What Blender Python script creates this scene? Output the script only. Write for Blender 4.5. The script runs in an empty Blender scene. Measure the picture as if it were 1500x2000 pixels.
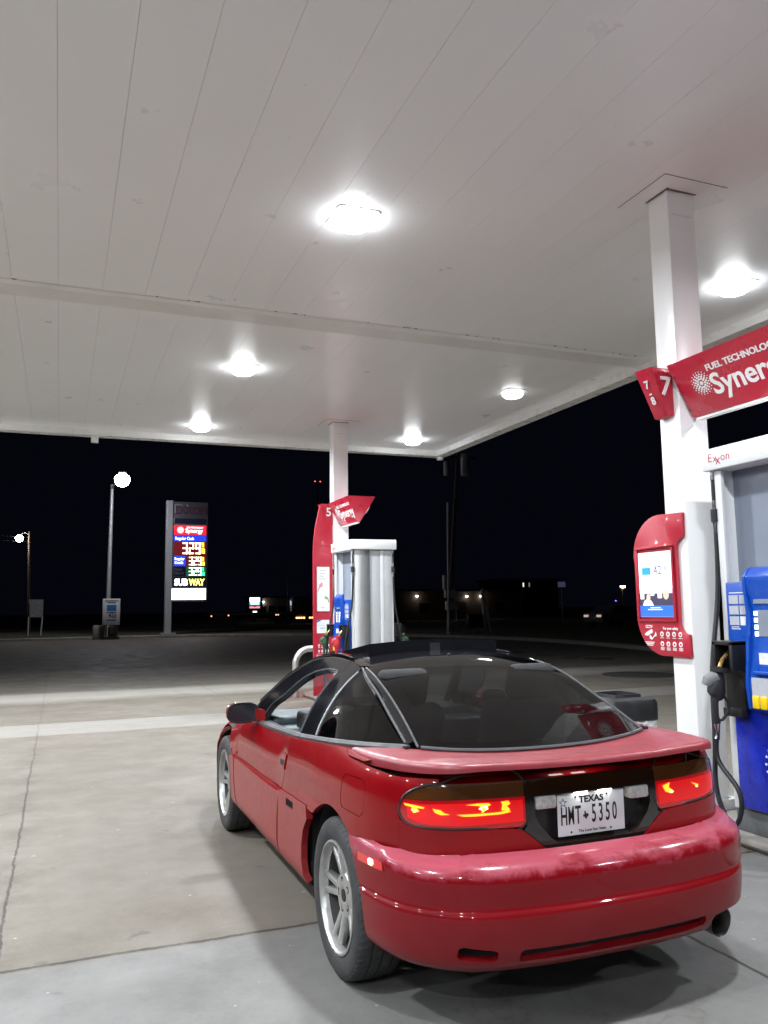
import bpy, bmesh, math, random
import numpy as np
from mathutils import Vector, Matrix, noise as mnoise
from mathutils.geometry import delaunay_2d_cdt
R = math.radians
random.seed(7)
scene = bpy.context.scene
COL = scene.collection

# ---------------------------------------------------------------- camera, sky, exposure
def cam_basis(yaw, pitch, roll):
    F = Vector((math.sin(yaw)*math.cos(pitch), math.cos(yaw)*math.cos(pitch), math.sin(pitch)))
    Rt = Vector((math.cos(yaw), -math.sin(yaw), 0)); U = Rt.cross(F)
    c, s = math.cos(roll), math.sin(roll)
    return c*Rt+s*U, -s*Rt+c*U, F
cd = bpy.data.cameras.new('camera'); cam = bpy.data.objects.new('camera', cd); COL.objects.link(cam)
r_, u_, f_ = cam_basis(.3794, .1178, -.0144)
mw = Matrix((r_, u_, -f_)).transposed().to_4x4(); mw.translation = (-1.9207, -3.3751, 1.5055)
cam.matrix_world = mw
cd.sensor_fit = 'HORIZONTAL'; cd.sensor_width = 36.0; cd.lens = 1585.33/1500*36.0
cd.clip_start = .05; cd.clip_end = 3000
scene.camera = cam
w = bpy.data.worlds.new("World"); scene.world = w; w.use_nodes = True
nt = w.node_tree
bg = nt.nodes['Background']
sky = nt.nodes.new('ShaderNodeTexSky'); sky.sky_type = 'NISHITA'; sky.sun_disc = False
sky.sun_elevation = R(-4.0); sky.sun_rotation = R(200)
mx = nt.nodes.new('ShaderNodeMix'); mx.data_type = 'RGBA'; mx.inputs[0].default_value = .985
nt.links.new(sky.outputs[0], mx.inputs[6]); mx.inputs[7].default_value = (.011, .012, .030, 1)
nt.links.new(mx.outputs[2], bg.inputs[0]); bg.inputs[1].default_value = .06
scene.view_settings.view_transform = 'Standard'; scene.view_settings.look = 'None'
scene.view_settings.gamma = 1; scene.view_settings.exposure = 0.95
scene.cycles.use_denoising = True
scene.cycles.max_bounces = 8; scene.cycles.transparent_max_bounces = 16
scene.cycles.sample_clamp_indirect = 6; scene.cycles.caustics_reflective = False; scene.cycles.caustics_refractive = False
LAMP_POWER = 64.0

# ---------------------------------------------------------------- materials
def _n(t, k, **kw):
    n = t.nodes.new(k)
    for a, b in kw.items(): setattr(n, a, b)
    return n
def noise_node(t, scale, detail=5, rough=.6, coord='Object', vec=None, dist=0):
    n = _n(t, 'ShaderNodeTexNoise'); n.inputs['Scale'].default_value = scale
    n.inputs['Detail'].default_value = detail; n.inputs['Roughness'].default_value = rough
    n.inputs['Distortion'].default_value = dist
    if vec is None:
        tc = _n(t, 'ShaderNodeTexCoord'); vec = tc.outputs[coord]
    t.links.new(vec, n.inputs['Vector'])
    return n.outputs['Fac']
def ramp(t, fac, stops):
    r = _n(t, 'ShaderNodeValToRGB'); e = r.color_ramp.elements
    while len(e) < len(stops): e.new(.5)
    for i, (p, c) in enumerate(stops):
        e[i].position = p
        e[i].color = (c, c, c, 1) if not isinstance(c, (tuple, list)) else (*c[:3], 1)
    t.links.new(fac, r.inputs[0]); return r.outputs[0]
def mixc(t, fac, a, b, mode='MIX'):
    m = _n(t, 'ShaderNodeMix', data_type='RGBA', blend_type=mode)
    for sock, v in ((m.inputs[0], fac), (m.inputs[6], a), (m.inputs[7], b)):
        if isinstance(v, (int, float)): sock.default_value = v
        elif isinstance(v, (tuple, list)): sock.default_value = (*v[:3], 1)
        else: t.links.new(v, sock)
    return m.outputs[2]
def math_(t, op, a, b=None, c=None, clamp=False):
    m = _n(t, 'ShaderNodeMath', operation=op, use_clamp=clamp)
    for i, v in enumerate((a, b, c)):
        if v is None: continue
        if isinstance(v, (int, float)): m.inputs[i].default_value = v
        else: t.links.new(v, m.inputs[i])
    return m.outputs[0]
def mat(name, col, rough=.5, metal=0, coat=0, spec=.5, emit=None, estr=0, var=.12, vscale=6, bump=0, bscale=40, rvar=.08, coat_rough=.05):
    m = bpy.data.materials.new(name); m.use_nodes = True; t = m.node_tree
    b = t.nodes['Principled BSDF']
    b.inputs['Base Color'].default_value = (*col, 1); b.inputs['Roughness'].default_value = rough
    b.inputs['Metallic'].default_value = metal; b.inputs['Specular IOR Level'].default_value = spec
    b.inputs['Coat Weight'].default_value = coat; b.inputs['Coat Roughness'].default_value = coat_rough
    if emit:
        b.inputs['Emission Color'].default_value = (*emit, 1); b.inputs['Emission Strength'].default_value = estr
    if var:
        f = noise_node(t, vscale)
        lo = tuple(c*(1-var) for c in col); hi = tuple(min(1, c*(1+var)) for c in col)
        t.links.new(ramp(t, f, [(.3, lo), (.7, hi)]), b.inputs['Base Color'])
        if rvar:
            g = noise_node(t, vscale*2.3)
            t.links.new(ramp(t, g, [(.3, max(.02, rough-rvar)), (.7, min(1, rough+rvar))]), b.inputs['Roughness'])
    if bump:
        bp = _n(t, 'ShaderNodeBump'); bp.inputs['Strength'].default_value = bump; bp.inputs['Distance'].default_value = .01
        t.links.new(noise_node(t, bscale, 4), bp.inputs['Height']); t.links.new(bp.outputs[0], b.inputs['Normal'])
    return m
def emis(name, col, s):
    m = bpy.data.materials.new(name); m.use_nodes = True; t = m.node_tree
    b = t.nodes['Principled BSDF']; b.inputs['Base Color'].default_value = (*[min(.8, c) for c in col], 1)
    b.inputs['Emission Color'].default_value = (*col, 1); b.inputs['Emission Strength'].default_value = s
    b.inputs['Roughness'].default_value = .4
    return m
def glass(name, tint, rough=.02, refl=1.0, base=0.0, ior=1.5):
    m = bpy.data.materials.new(name); m.use_nodes = True; t = m.node_tree
    t.nodes.remove(t.nodes['Principled BSDF']); out = t.nodes['Material Output']
    tr = _n(t, 'ShaderNodeBsdfTransparent'); tr.inputs[0].default_value = (*tint, 1)
    gl = _n(t, 'ShaderNodeBsdfGlossy'); gl.inputs['Roughness'].default_value = rough; gl.inputs[0].default_value = (refl, refl, refl, 1)
    df = _n(t, 'ShaderNodeBsdfDiffuse'); df.inputs[0].default_value = (.35, .36, .38, 1)
    lw = _n(t, 'ShaderNodeLayerWeight'); lw.inputs[0].default_value = .5   # thin pane: same Schlick curve from both sides
    f0 = ((ior-1)/(ior+1))**2; frf = math_(t, 'MULTIPLY_ADD', math_(t, 'POWER', lw.outputs['Facing'], 5.0), 1-f0, f0)
    a = _n(t, 'ShaderNodeMixShader'); a.inputs[0].default_value = base
    t.links.new(tr.outputs[0], a.inputs[1]); t.links.new(df.outputs[0], a.inputs[2])
    if base:   # thin film of dust
        t.links.new(ramp(t, noise_node(t, 5, 6, .7), [(.35, 0), (.75, base)]), a.inputs[0])
    c = _n(t, 'ShaderNodeMixShader'); t.links.new(frf, c.inputs[0])
    t.links.new(a.outputs[0], c.inputs[1]); t.links.new(gl.outputs[0], c.inputs[2])
    t.links.new(c.outputs[0], out.inputs[0])
    return m

def paint(name, top_fade=0.0, dust=.25, base=(.180, .0013, .0036)):
    """aged red car paint: clear coat, fine dust on the lower body, oxidised pink patches"""
    m = bpy.data.materials.new(name); m.use_nodes = True; t = m.node_tree; b = t.nodes['Principled BSDF']
    geo = _n(t, 'ShaderNodeNewGeometry'); tc = _n(t, 'ShaderNodeTexCoord')
    sx = _n(t, 'ShaderNodeSeparateXYZ'); t.links.new(tc.outputs['Object'], sx.inputs[0])
    n1 = noise_node(t, 3.0, 6, .65); n2 = noise_node(t, 22, 5, .6)
    c = mixc(t, ramp(t, n1, [(.3, 0), (.75, 1)]), base, (base[0]*1.12, base[1]*1.6, base[2]*1.35))
    # road dust: thicker low on the body
    low = math_(t, 'MULTIPLY', ramp(t, sx.outputs['Z'], [(.2, 1), (.72, .0)]), ramp(t, n1, [(.2, .55), (.8, 1)]))
    dustf = math_(t, 'MULTIPLY', low, dust)
    c = mixc(t, dustf, c, (.26, .040, .037))
    if top_fade:
        fz = ramp(t, math_(t, 'ADD', sx.outputs['Z'], math_(t, 'MULTIPLY', math_(t, 'SUBTRACT', noise_node(t, 7, 7, .75, dist=.4), .5), .16)), [(.565, 0), (.60, 1)])
        ff = math_(t, 'MULTIPLY', fz, top_fade)
        c = mixc(t, ff, c, (.34, .07, .10))
    t.links.new(c, b.inputs['Base Color'])
    b.inputs['Coat Weight'].default_value = .6; b.inputs['Specular IOR Level'].default_value = .06
    rr = math_(t, 'ADD', ramp(t, n2, [(.3, .30), (.7, .40)]), math_(t, 'MULTIPLY', dustf, .4))
    t.links.new(rr, b.inputs['Roughness'])
    cr = math_(t, 'ADD', .022, math_(t, 'MULTIPLY', dustf, .45), clamp=True)
    if top_fade: cr = math_(t, 'ADD', cr, math_(t, 'MULTIPLY', ff, .16), clamp=True)
    t.links.new(cr, b.inputs['Coat Roughness'])
    bp = _n(t, 'ShaderNodeBump'); bp.inputs['Strength'].default_value = .012; bp.inputs['Distance'].default_value = .02
    t.links.new(noise_node(t, 9, 2), bp.inputs['Height']); t.links.new(bp.outputs[0], b.inputs['Coat Normal'])
    return m

# ---------------------------------------------------------------- mesh builder
class MB:
    def __init__(s): s.v = []; s.f = []; s.mi = []; s.cur = 0; s.mats = []
    def use(s, m):
        if m not in s.mats: s.mats.append(m)
        s.cur = s.mats.index(m); return s
    def add(s, vs, fs, M=None):
        o = len(s.v)
        for q in vs:
            q = Vector(q); s.v.append(tuple(M @ q) if M is not None else tuple(q))
        for f in fs: s.f.append([o+i for i in f]); s.mi.append(s.cur)
        return s
    def box(s, x0, x1, y0, y1, z0, z1, M=None):
        vs = [(x0,y0,z0),(x1,y0,z0),(x1,y1,z0),(x0,y1,z0),(x0,y0,z1),(x1,y0,z1),(x1,y1,z1),(x0,y1,z1)]
        return s.add(vs, [(0,3,2,1),(4,5,6,7),(0,1,5,4),(1,2,6,5),(2,3,7,6),(3,0,4,7)], M)
    def prism(s, poly, h0, h1, M=None):
        """closed polygon in XY extruded from z=h0 to h1, then placed by M"""
        n = len(poly); vs = [(x, y, h0) for x, y in poly]+[(x, y, h1) for x, y in poly]
        fs = [list(range(n-1, -1, -1)), list(range(n, 2*n))]+[(i, (i+1) % n, n+(i+1) % n, n+i) for i in range(n)]
        return s.add(vs, fs, M)
    def tube(s, pts, r, n=8, cap=True):
        pts = [Vector(p) for p in pts]; rs = r if isinstance(r, (list, tuple)) else [r]*len(pts)
        T = [(pts[min(i+1, len(pts)-1)]-pts[max(i-1, 0)]).normalized() for i in range(len(pts))]
        a = T[0].orthogonal().normalized(); vs = []
        for i, p in enumerate(pts):
            a = (a-T[i]*a.dot(T[i])).normalized(); b = T[i].cross(a)
            for k in range(n):
                an = 2*math.pi*k/n; vs.append(p+(a*math.cos(an)+b*math.sin(an))*rs[i])
        fs = [(i*n+k, i*n+(k+1) % n, (i+1)*n+(k+1) % n, (i+1)*n+k) for i in range(len(pts)-1) for k in range(n)]
        if cap: fs += [list(range(n-1, -1, -1)), [(len(pts)-1)*n+k for k in range(n)]]
        return s.add(vs, fs)
    def lathe(s, prof, n=24, M=None, cap=True):
        """profile [(r, z)...] turned about Z"""
        vs = []; m = len(prof)
        for k in range(n):
            a = 2*math.pi*k/n; ca, sa = math.cos(a), math.sin(a)
            vs += [(r*ca, r*sa, z) for r, z in prof]
        fs = [(k*m+i, ((k+1) % n)*m+i, ((k+1) % n)*m+i+1, k*m+i+1) for k in range(n) for i in range(m-1)]
        if cap:
            if prof[0][0] > 1e-6: fs.append([k*m for k in range(n-1, -1, -1)])
            if prof[-1][0] > 1e-6: fs.append([k*m+m-1 for k in range(n)])
        return s.add(vs, fs, M)
    def text(s, st, size, M, depth=.002, xs=1.0, bold=0.0, align='CENTER'):
        cu = bpy.data.curves.new('t', 'FONT'); cu.body = st; cu.size = size; cu.extrude = depth
        cu.align_x = align; cu.align_y = 'CENTER'; cu.offset = bold; cu.resolution_u = 3
        ob = bpy.data.objects.new('t', cu); COL.objects.link(ob)
        dg = bpy.context.evaluated_depsgraph_get(); me = ob.evaluated_get(dg).to_mesh()
        X = Matrix.Diagonal((xs, 1, 1, 1))
        s.add([X @ v.co for v in me.vertices], [list(p.vertices) for p in me.polygons], M)
        ob.evaluated_get(dg).to_mesh_clear(); bpy.data.objects.remove(ob); bpy.data.curves.remove(cu)
        return s
    def build(s, name, m=None, parent=None, smooth=True, ang=35, bev=0, seg=2, loc=None, keep=False):
        bm = bmesh.new(); vv = [bm.verts.new(q) for q in s.v]
        for f, mi in zip(s.f, s.mi):
            try: fc = bm.faces.new([vv[i] for i in f]); fc.material_index = mi
            except ValueError: pass
        bmesh.ops.remove_doubles(bm, verts=bm.verts, dist=1e-6) if not keep else None
        if not keep: bmesh.ops.recalc_face_normals(bm, faces=bm.faces)
        if bev:
            es = [e for e in bm.edges if len(e.link_faces) == 2 and e.calc_face_angle(0) > R(28)]
            bmesh.ops.bevel(bm, geom=es, offset=bev, segments=seg, profile=.5, affect='EDGES', clamp_overlap=True)
        if smooth:
            for f in bm.faces: f.smooth = True
            for e in bm.edges:
                if len(e.link_faces) == 2 and e.calc_face_angle(0) > R(ang): e.smooth = False
        me = bpy.data.meshes.new(name); bm.to_mesh(me); bm.free()
        for mm in (s.mats or [m]): me.materials.append(mm)
        o = bpy.data.objects.new(name, me); COL.objects.link(o)
        if parent is not None: o.parent = parent
        if loc is not None: o.location = loc
        return o
def tag(o, label=None, cat=None, group=None, kind=None):
    if label: o['label'] = label
    if cat: o['category'] = cat
    if group: o['group'] = group
    if kind: o['kind'] = kind
    return o
def thing(name, label, cat, loc=(0, 0, 0), rz=0, group=None):
    o = bpy.data.objects.new(name, None); COL.objects.link(o); o.location = loc; o.rotation_euler = (0, 0, rz)
    o.empty_display_size = .2
    return tag(o, label, cat, group)
def kids(o): return [c for c in bpy.data.objects if c.parent == o]
def copy_tree(o, parent=None):
    c = o.copy(); COL.objects.link(c)
    if parent is not None: c.parent = parent
    for k in kids(o): copy_tree(k, c)
    return c
def frame(o, right, up):
    """matrix whose X is right, Y is up, Z the normal"""
    r = Vector(right).normalized(); u = Vector(up); u = (u-r*u.dot(r)).normalized(); n = r.cross(u)
    m = Matrix((r, u, n)).transposed().to_4x4(); m.translation = o; return m
def arc(cx, cy, r, a0, a1, n=8):
    return [(cx+r*math.cos(R(a0+(a1-a0)*i/n)), cy+r*math.sin(R(a0+(a1-a0)*i/n))) for i in range(n+1)]

# ---- smooth curves and trimmed surface panels (for the car)
def spline(ts, ys):
    ts = np.asarray(ts, float); ys = np.asarray(ys, float); n = len(ts); h = np.diff(ts)
    A = np.zeros((n, n)); rhs = np.zeros(n); A[0, 0] = A[-1, -1] = 1
    for i in range(1, n-1):
        A[i, i-1] = h[i-1]; A[i, i] = 2*(h[i-1]+h[i]); A[i, i+1] = h[i]
        rhs[i] = 6*((ys[i+1]-ys[i])/h[i]-(ys[i]-ys[i-1])/h[i-1])
    m = np.linalg.solve(A, rhs)
    def f(x):
        x = np.asarray(x, float); i = np.clip(np.searchsorted(ts, x)-1, 0, n-2); d = x-ts[i]
        b = (ys[i+1]-ys[i])/h[i]-h[i]*(2*m[i]+m[i+1])/6
        return ys[i]+d*(b+d*(m[i]/2+d*(m[i+1]-m[i])/(6*h[i])))
    return f
def pchip(xs, ys):
    xs = np.asarray(xs, float); ys = np.asarray(ys, float); h = np.diff(xs); dl = np.diff(ys)/h; n = len(xs)
    d = np.zeros(n); d[0], d[-1] = dl[0], dl[-1]
    for i in range(1, n-1):
        if dl[i-1]*dl[i] > 0:
            w1, w2 = 2*h[i]+h[i-1], h[i]+2*h[i-1]; d[i] = (w1+w2)/(w1/dl[i-1]+w2/dl[i])
    def f(x):
        x = np.clip(np.asarray(x, float), xs[0], xs[-1]); i = np.clip(np.searchsorted(xs, x)-1, 0, n-2); t = (x-xs[i])/h[i]
        return ((1+2*t)*(1-t)**2*ys[i]+t*(1-t)**2*h[i]*d[i]+t*t*(3-2*t)*ys[i+1]+t*t*(t-1)*h[i]*d[i+1])
    return f
def resample(lp, step, closed=True):
    lp = [np.asarray(p, float) for p in lp]; out = []; n = len(lp)
    for i in range(n if closed else n-1):
        a, b = lp[i], lp[(i+1) % n]; k = max(1, int(math.ceil(np.linalg.norm(b-a)/step)))
        out += [a+(b-a)*j/k for j in range(k)]
    if not closed: out.append(lp[-1])
    return np.array(out)
def smoothpoly(pts, step=.02, closed=False):
    """spline through control points"""
    p = np.array(pts, float); t = np.concatenate([[0], np.cumsum(np.linalg.norm(np.diff(p, axis=0), axis=1))])
    fs = [spline(t, p[:, k]) for k in range(p.shape[1])]; n = max(2, int(t[-1]/step)); tt = np.linspace(0, t[-1], n+1)
    return np.stack([f(tt) for f in fs], -1)
def inside(P, loops):
    c = np.zeros(len(P), bool)
    for lp in loops:
        a = lp; b = np.roll(lp, -1, 0)
        for (x0, y0), (x1, y1) in zip(a, b):
            cond = ((y0 > P[:, 1]) != (y1 > P[:, 1]))
            with np.errstate(divide='ignore', invalid='ignore'):
                xi = (x1-x0)*(P[:, 1]-y0)/(y1-y0)+x0
            c ^= cond & (P[:, 0] < xi)
    return c
def segdist(P, loops):
    d = np.full(len(P), 1e9)
    for lp in loops:
        a = lp; b = np.roll(lp, -1, 0)
        for p, q in zip(a, b):
            v = q-p; L = (v@v) or 1e-12; t = np.clip(((P-p)@v)/L, 0, 1); d = np.minimum(d, np.linalg.norm(P-(p+t[:, None]*v), axis=1))
    return d
def panel(name, S, loops, m, parent, step=.03, depth=.014, off=0.0, cen=(0, 1.2, .6), ustep=None, both=False):
    """part of the surface S(u, v) inside the (u, v) loops, with a turned-in rim"""
    loops = [resample(lp, step) for lp in loops]
    allp = np.concatenate(loops); lo = allp.min(0); hi = allp.max(0)
    gu = np.arange(lo[0]+step*.5, hi[0], ustep or step); gv = np.arange(lo[1]+step*.5, hi[1], step)
    G = np.stack(np.meshgrid(gu, gv), -1).reshape(-1, 2)
    if len(G):
        G = G[inside(G, loops)]
        if len(G): G = G[segdist(G, loops) > step*.45]
    pts = np.concatenate([allp, G]) if len(G) else allp
    edges = []; o = 0
    for lp in loops:
        n = len(lp); edges += [(o+i, o+(i+1) % n) for i in range(n)]; o += n
    vc, ec, fc, ov, oe, of = delaunay_2d_cdt([Vector(p) for p in pts], edges, [], 0, 1e-7)
    V = np.array([tuple(v) for v in vc]); F = [list(f) for f in fc]
    cen2 = np.array([V[f].mean(0) for f in F]); ok = inside(cen2, loops); F = [f for f, k in zip(F, ok) if k]
    e = 1e-3; P = S(V[:, 0], V[:, 1])
    Nn = np.cross(S(V[:, 0]+e, V[:, 1])-S(V[:, 0]-e, V[:, 1]), S(V[:, 0], V[:, 1]+e)-S(V[:, 0], V[:, 1]-e))
    Nn /= np.linalg.norm(Nn, axis=1)[:, None]+1e-12
    sg = 1 if (Nn*(P-np.array(cen))).sum() > 0 else -1
    Nn *= sg
    P = P+Nn*off
    F2 = []
    for f in F:
        a, b, c = P[f[0]], P[f[1]], P[f[2]]
        F2.append(f if np.cross(b-a, c-a)@Nn[f[0]] > 0 else f[::-1])
    verts = list(P); norms = list(Nn); sharp = set()
    if depth:
        # boundary edges of the kept triangles
        cnt = {}
        for f in F2:
            for i in range(3):
                a, b = f[i], f[(i+1) % 3]; cnt.setdefault((min(a, b), max(a, b)), []).append((a, b))
        for k, l in cnt.items():
            if len(l) == 1:
                a, b = l[0]; i = len(verts)
                na = np.cross(P[b]-P[a], Nn[a]); na /= np.linalg.norm(na)+1e-12
                verts += [P[a], P[b], P[b]-Nn[b]*depth, P[a]-Nn[a]*depth]; norms += [na]*4
                F2.append([i+3, i+2, i+1, i])
    me = bpy.data.meshes.new(name); me.from_pydata([tuple(v) for v in verts], [], [f for f in F2]); me.update()
    for p in me.polygons: p.use_smooth = True
    me.normals_split_custom_set_from_vertices([tuple(n) for n in norms])
    me.materials.append(m)
    ob = bpy.data.objects.new(name, me); COL.objects.link(ob)
    if parent is not None: ob.parent = parent
    return ob
# ---------------------------------------------------------------- the setting: ground, kerb, verge
H = 4.666
def ground_mat():
    m = bpy.data.materials.new('forecourt_concrete'); m.use_nodes = True; t = m.node_tree; b = t.nodes['Principled BSDF']
    tc = _n(t, 'ShaderNodeTexCoord'); sp = _n(t, 'ShaderNodeSeparateXYZ'); t.links.new(tc.outputs['Object'], sp.inputs[0])
    X, Y = sp.outputs['X'], sp.outputs['Y']
    wob = math_(t, 'MULTIPLY', math_(t, 'SUBTRACT', noise_node(t, 1.3, 6, .7), .5), .10)
    wob2 = math_(t, 'MULTIPLY', math_(t, 'SUBTRACT', noise_node(t, .7, 4, .6), .5), .35)
    def line(ax, c, w, wb=wob, soft=.4):
        d = math_(t, 'ABSOLUTE', math_(t, 'SUBTRACT', math_(t, 'ADD', ax, wb), c))
        return ramp(t, math_(t, 'DIVIDE', d, w), [(soft, 1), (1, 0)])
    def step(ax, c, w=.02, wb=wob):
        return math_(t, 'MULTIPLY_ADD', math_(t, 'SUBTRACT', math_(t, 'ADD', ax, wb), c), 1/w, .5, clamp=True)
    def mul(*a):
        r = a[0]
        for q in a[1:]: r = math_(t, 'MULTIPLY', r, q)
        return r
    n_big = noise_node(t, .35, 5, .55); n_mid = noise_node(t, 1.7, 7, .65); n_fine = noise_node(t, 45, 4, .7); n_grit = noise_node(t, 240, 2, .6)
    col = mixc(t, ramp(t, n_big, [(.3, 0), (.7, 1)]), (.118, .103, .084), (.158, .142, .119))
    col = mixc(t, math_(t, 'MULTIPLY', ramp(t, n_mid, [(.40, 0), (.68, 1)]), .62), col, (.105, .090, .072))
    near = math_(t, 'SUBTRACT', 1.0, step(Y, .58, .03))
    col = mixc(t, near, col, mixc(t, ramp(t, n_mid, [(.35, 0), (.75, 1)]), (.168, .164, .157), (.114, .111, .107)))
    band = mul(step(Y, 7.75, .05), math_(t, 'SUBTRACT', 1., step(Y, 8.9, .05)))
    col = mixc(t, math_(t, 'MULTIPLY', band, .6), col, (.235, .223, .205))
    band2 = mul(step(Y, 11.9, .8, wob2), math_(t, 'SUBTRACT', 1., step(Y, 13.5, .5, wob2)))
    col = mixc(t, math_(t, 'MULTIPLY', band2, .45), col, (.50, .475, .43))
    pat = mul(step(Y, 13.7, .08), math_(t, 'SUBTRACT', 1., step(Y, 19.4, .08)), step(X, -2.1, .05), math_(t, 'SUBTRACT', 1., step(X, 4.5, 2.5, wob2)))
    col = mixc(t, math_(t, 'MULTIPLY', pat, .5), col, mixc(t, ramp(t, noise_node(t, 60, 3, .8), [(.4, 0), (.6, 1)]), (.10, .092, .08), (.21, .195, .172)))
    far = step(Y, 19.5, .2)
    far = math_(t, 'MULTIPLY', far, ramp(t, math_(t, 'MULTIPLY', X, .1), [(.85, 1), (1.0, .35)]))
    col = mixc(t, math_(t, 'MULTIPLY', far, .8), col, (.085, .072, .060))
    # oil drips and chewing gum
    spots = ramp(t, noise_node(t, 5.5, 2, .5), [(.70, 0), (.74, 1)])
    col = mixc(t, math_(t, 'MULTIPLY', spots, .5), col, (.06, .054, .048))
    oil = mul(line(X, .2, .9, wob2, .0), ramp(t, noise_node(t, .9, 5, .7), [(.45, 0), (.7, 1)]))
    col = mixc(t, math_(t, 'MULTIPLY', oil, .45), col, (.085, .078, .07))
    tyr = mul(line(X, 3.9, 3.2, wob2, .0), ramp(t, noise_node(t, 1.1, 5, .7), [(.4, 0), (.7, 1)]), step(Y, 12, 3))
    col = mixc(t, math_(t, 'MULTIPLY', tyr, .35), col, (.08, .073, .067))
    # joints: dirt packed in the gaps and a stained crack
    beyond = step(Y, .58, .02)
    joints = math_(t, 'MAXIMUM', line(Y, .60, .017), mul(line(Y, 8.93, .013), math_(t, 'SUBTRACT', 1., step(X, .45, .1))))
    joints = math_(t, 'MAXIMUM', joints, mul(line(X, -2.13, .010), beyond, ramp(t, math_(t, 'MULTIPLY', Y, .05), [(.20, 1), (.42, .35)])))
    joints = math_(t, 'MAXIMUM', joints, mul(line(X, .79, .014), ramp(t, math_(t, 'ADD', math_(t, 'MULTIPLY', Y, .05), .5), [(.60, 1), (.62, .4)])))
    joints = math_(t, 'MAXIMUM', joints, math_(t, 'MAXIMUM', line(X, -5.05, .014), line(Y, -7.2, .015)))
    joints = math_(t, 'MAXIMUM', joints, mul(line(X, 3.72, .014), .7))
    joints = math_(t, 'MAXIMUM', joints, mul(line(Y, 16.6, .03), .4))
    jn = mul(joints, ramp(t, noise_node(t, 7, 4, .7), [(.22, .35), (.5, 1)]))
    crack = mul(line(X, -2.13, .16, wob2, .0), beyond, ramp(t, n_mid, [(.42, 0), (.58, 1)]), math_(t, 'SUBTRACT', 1., step(Y, 6.5, 3)))
    halo = mul(line(Y, .60, .12, wob, .0), ramp(t, n_mid, [(.35, 0), (.65, 1)]))
    col = mixc(t, math_(t, 'MULTIPLY', math_(t, 'MAXIMUM', crack, math_(t, 'MULTIPLY', halo, .5)), .75), col, (.085, .072, .056))
    vor = _n(t, 'ShaderNodeTexVoronoi', feature='DISTANCE_TO_EDGE'); vor.inputs['Scale'].default_value = .55
    vv = _n(t, 'ShaderNodeVectorMath', operation='ADD'); t.links.new(tc.outputs['Object'], vv.inputs[0])
    nv = _n(t, 'ShaderNodeTexNoise'); nv.inputs['Scale'].default_value = 2.2; nv.inputs['Detail'].default_value = 6; t.links.new(tc.outputs['Object'], nv.inputs['Vector'])
    t.links.new(nv.outputs['Color'], vv.inputs[1]); t.links.new(vv.outputs[0], vor.inputs['Vector'])
    hair = mul(ramp(t, vor.outputs['Distance'], [(.0, 1), (.006, 0)]), ramp(t, noise_node(t, .5, 3), [(.52, 0), (.6, 1)]))
    chips = ramp(t, noise_node(t, 19, 1, .5), [(.775, 0), (.80, 1)])
    col = mixc(t, math_(t, 'MULTIPLY', chips, .6), col, (.42, .40, .37))
    col = mixc(t, math_(t, 'MULTIPLY', hair, .45), col, (.10, .085, .07))
    col = mixc(t, math_(t, 'MULTIPLY', jn, .9), col, (.03, .025, .02))
    col = mixc(t, .20, col, mixc(t, n_grit, (.2, .19, .18), (.75, .73, .7)), 'OVERLAY')
    col = mixc(t, .22, col, mixc(t, n_fine, (.25, .25, .25), (.75, .75, .75)), 'OVERLAY')
    t.links.new(col, b.inputs['Base Color'])
    t.links.new(ramp(t, n_mid, [(.3, .55), (.7, .85)]), b.inputs['Roughness']); b.inputs['Specular IOR Level'].default_value = .35
    hgt = math_(t, 'SUBTRACT', math_(t, 'ADD', math_(t, 'MULTIPLY', n_grit, .25), math_(t, 'MULTIPLY', n_fine, .5)), math_(t, 'MULTIPLY', jn, 2.5))
    bp = _n(t, 'ShaderNodeBump'); bp.inputs['Strength'].default_value = .35; bp.inputs['Distance'].default_value = .006
    t.links.new(hgt, bp.inputs['Height']); t.links.new(bp.outputs[0], b.inputs['Normal'])
    return m
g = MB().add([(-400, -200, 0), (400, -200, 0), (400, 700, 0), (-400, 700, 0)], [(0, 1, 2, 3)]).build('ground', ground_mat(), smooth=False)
tag(g, kind='structure')

M_kerb = mat('kerb_concrete', (.24, .226, .205), .85, var=.25, vscale=2, bump=.3)
M_grass = mat('dry_grass', (.075, .07, .03), .95, var=.5, vscale=3, bump=.8, bscale=25)
M_road = mat('road_asphalt', (.045, .045, .048), .9, var=.25, vscale=3, bump=.3, bscale=80)
kp = smoothpoly([(-60, 48.5), (-20, 46.2), (-2.3, 45.4), (3.7, 45.3), (11, 41.7), (14.6, 37), (16.3, 32), (17, 28), (16.9, 24.5), (16.5, 21), (15.7, 17.3), (14.6, 13), (13.6, 7), (13, 0), (13, -14)], 1.0)
tn = np.gradient(kp, axis=0); tn /= np.linalg.norm(tn, axis=1)[:, None]; nrm = np.stack([-tn[:, 1], tn[:, 0]], -1)
b_ = MB(); prof = [(0, -.02), (0, .10), (.025, .13), (.28, .14), (.28, -.02)]
vs = []; 
for p, n in zip(kp, nrm):
    vs += [(p[0]+n[0]*o, p[1]+n[1]*o, z) for o, z in prof]
fs = [(i*5+k, i*5+k+1, (i+1)*5+k+1, (i+1)*5+k) for i in range(len(kp)-1) for k in range(4)]
tag(b_.add(vs, fs).build('kerb', M_kerb), kind='structure')
def strip(name, o0, o1, z, m):
    v = []
    for p, n in zip(kp, nrm): v += [(p[0]+n[0]*o0, p[1]+n[1]*o0, z), (p[0]+n[0]*o1, p[1]+n[1]*o1, z)]
    return tag(MB().add(v, [(2*i, 2*i+1, 2*i+3, 2*i+2) for i in range(len(kp)-1)]).build(name, m, smooth=False), kind='structure')
strip('verge', .28, 9, .125, M_grass)
strip('road', 9, 24, .06, M_road)
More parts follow.
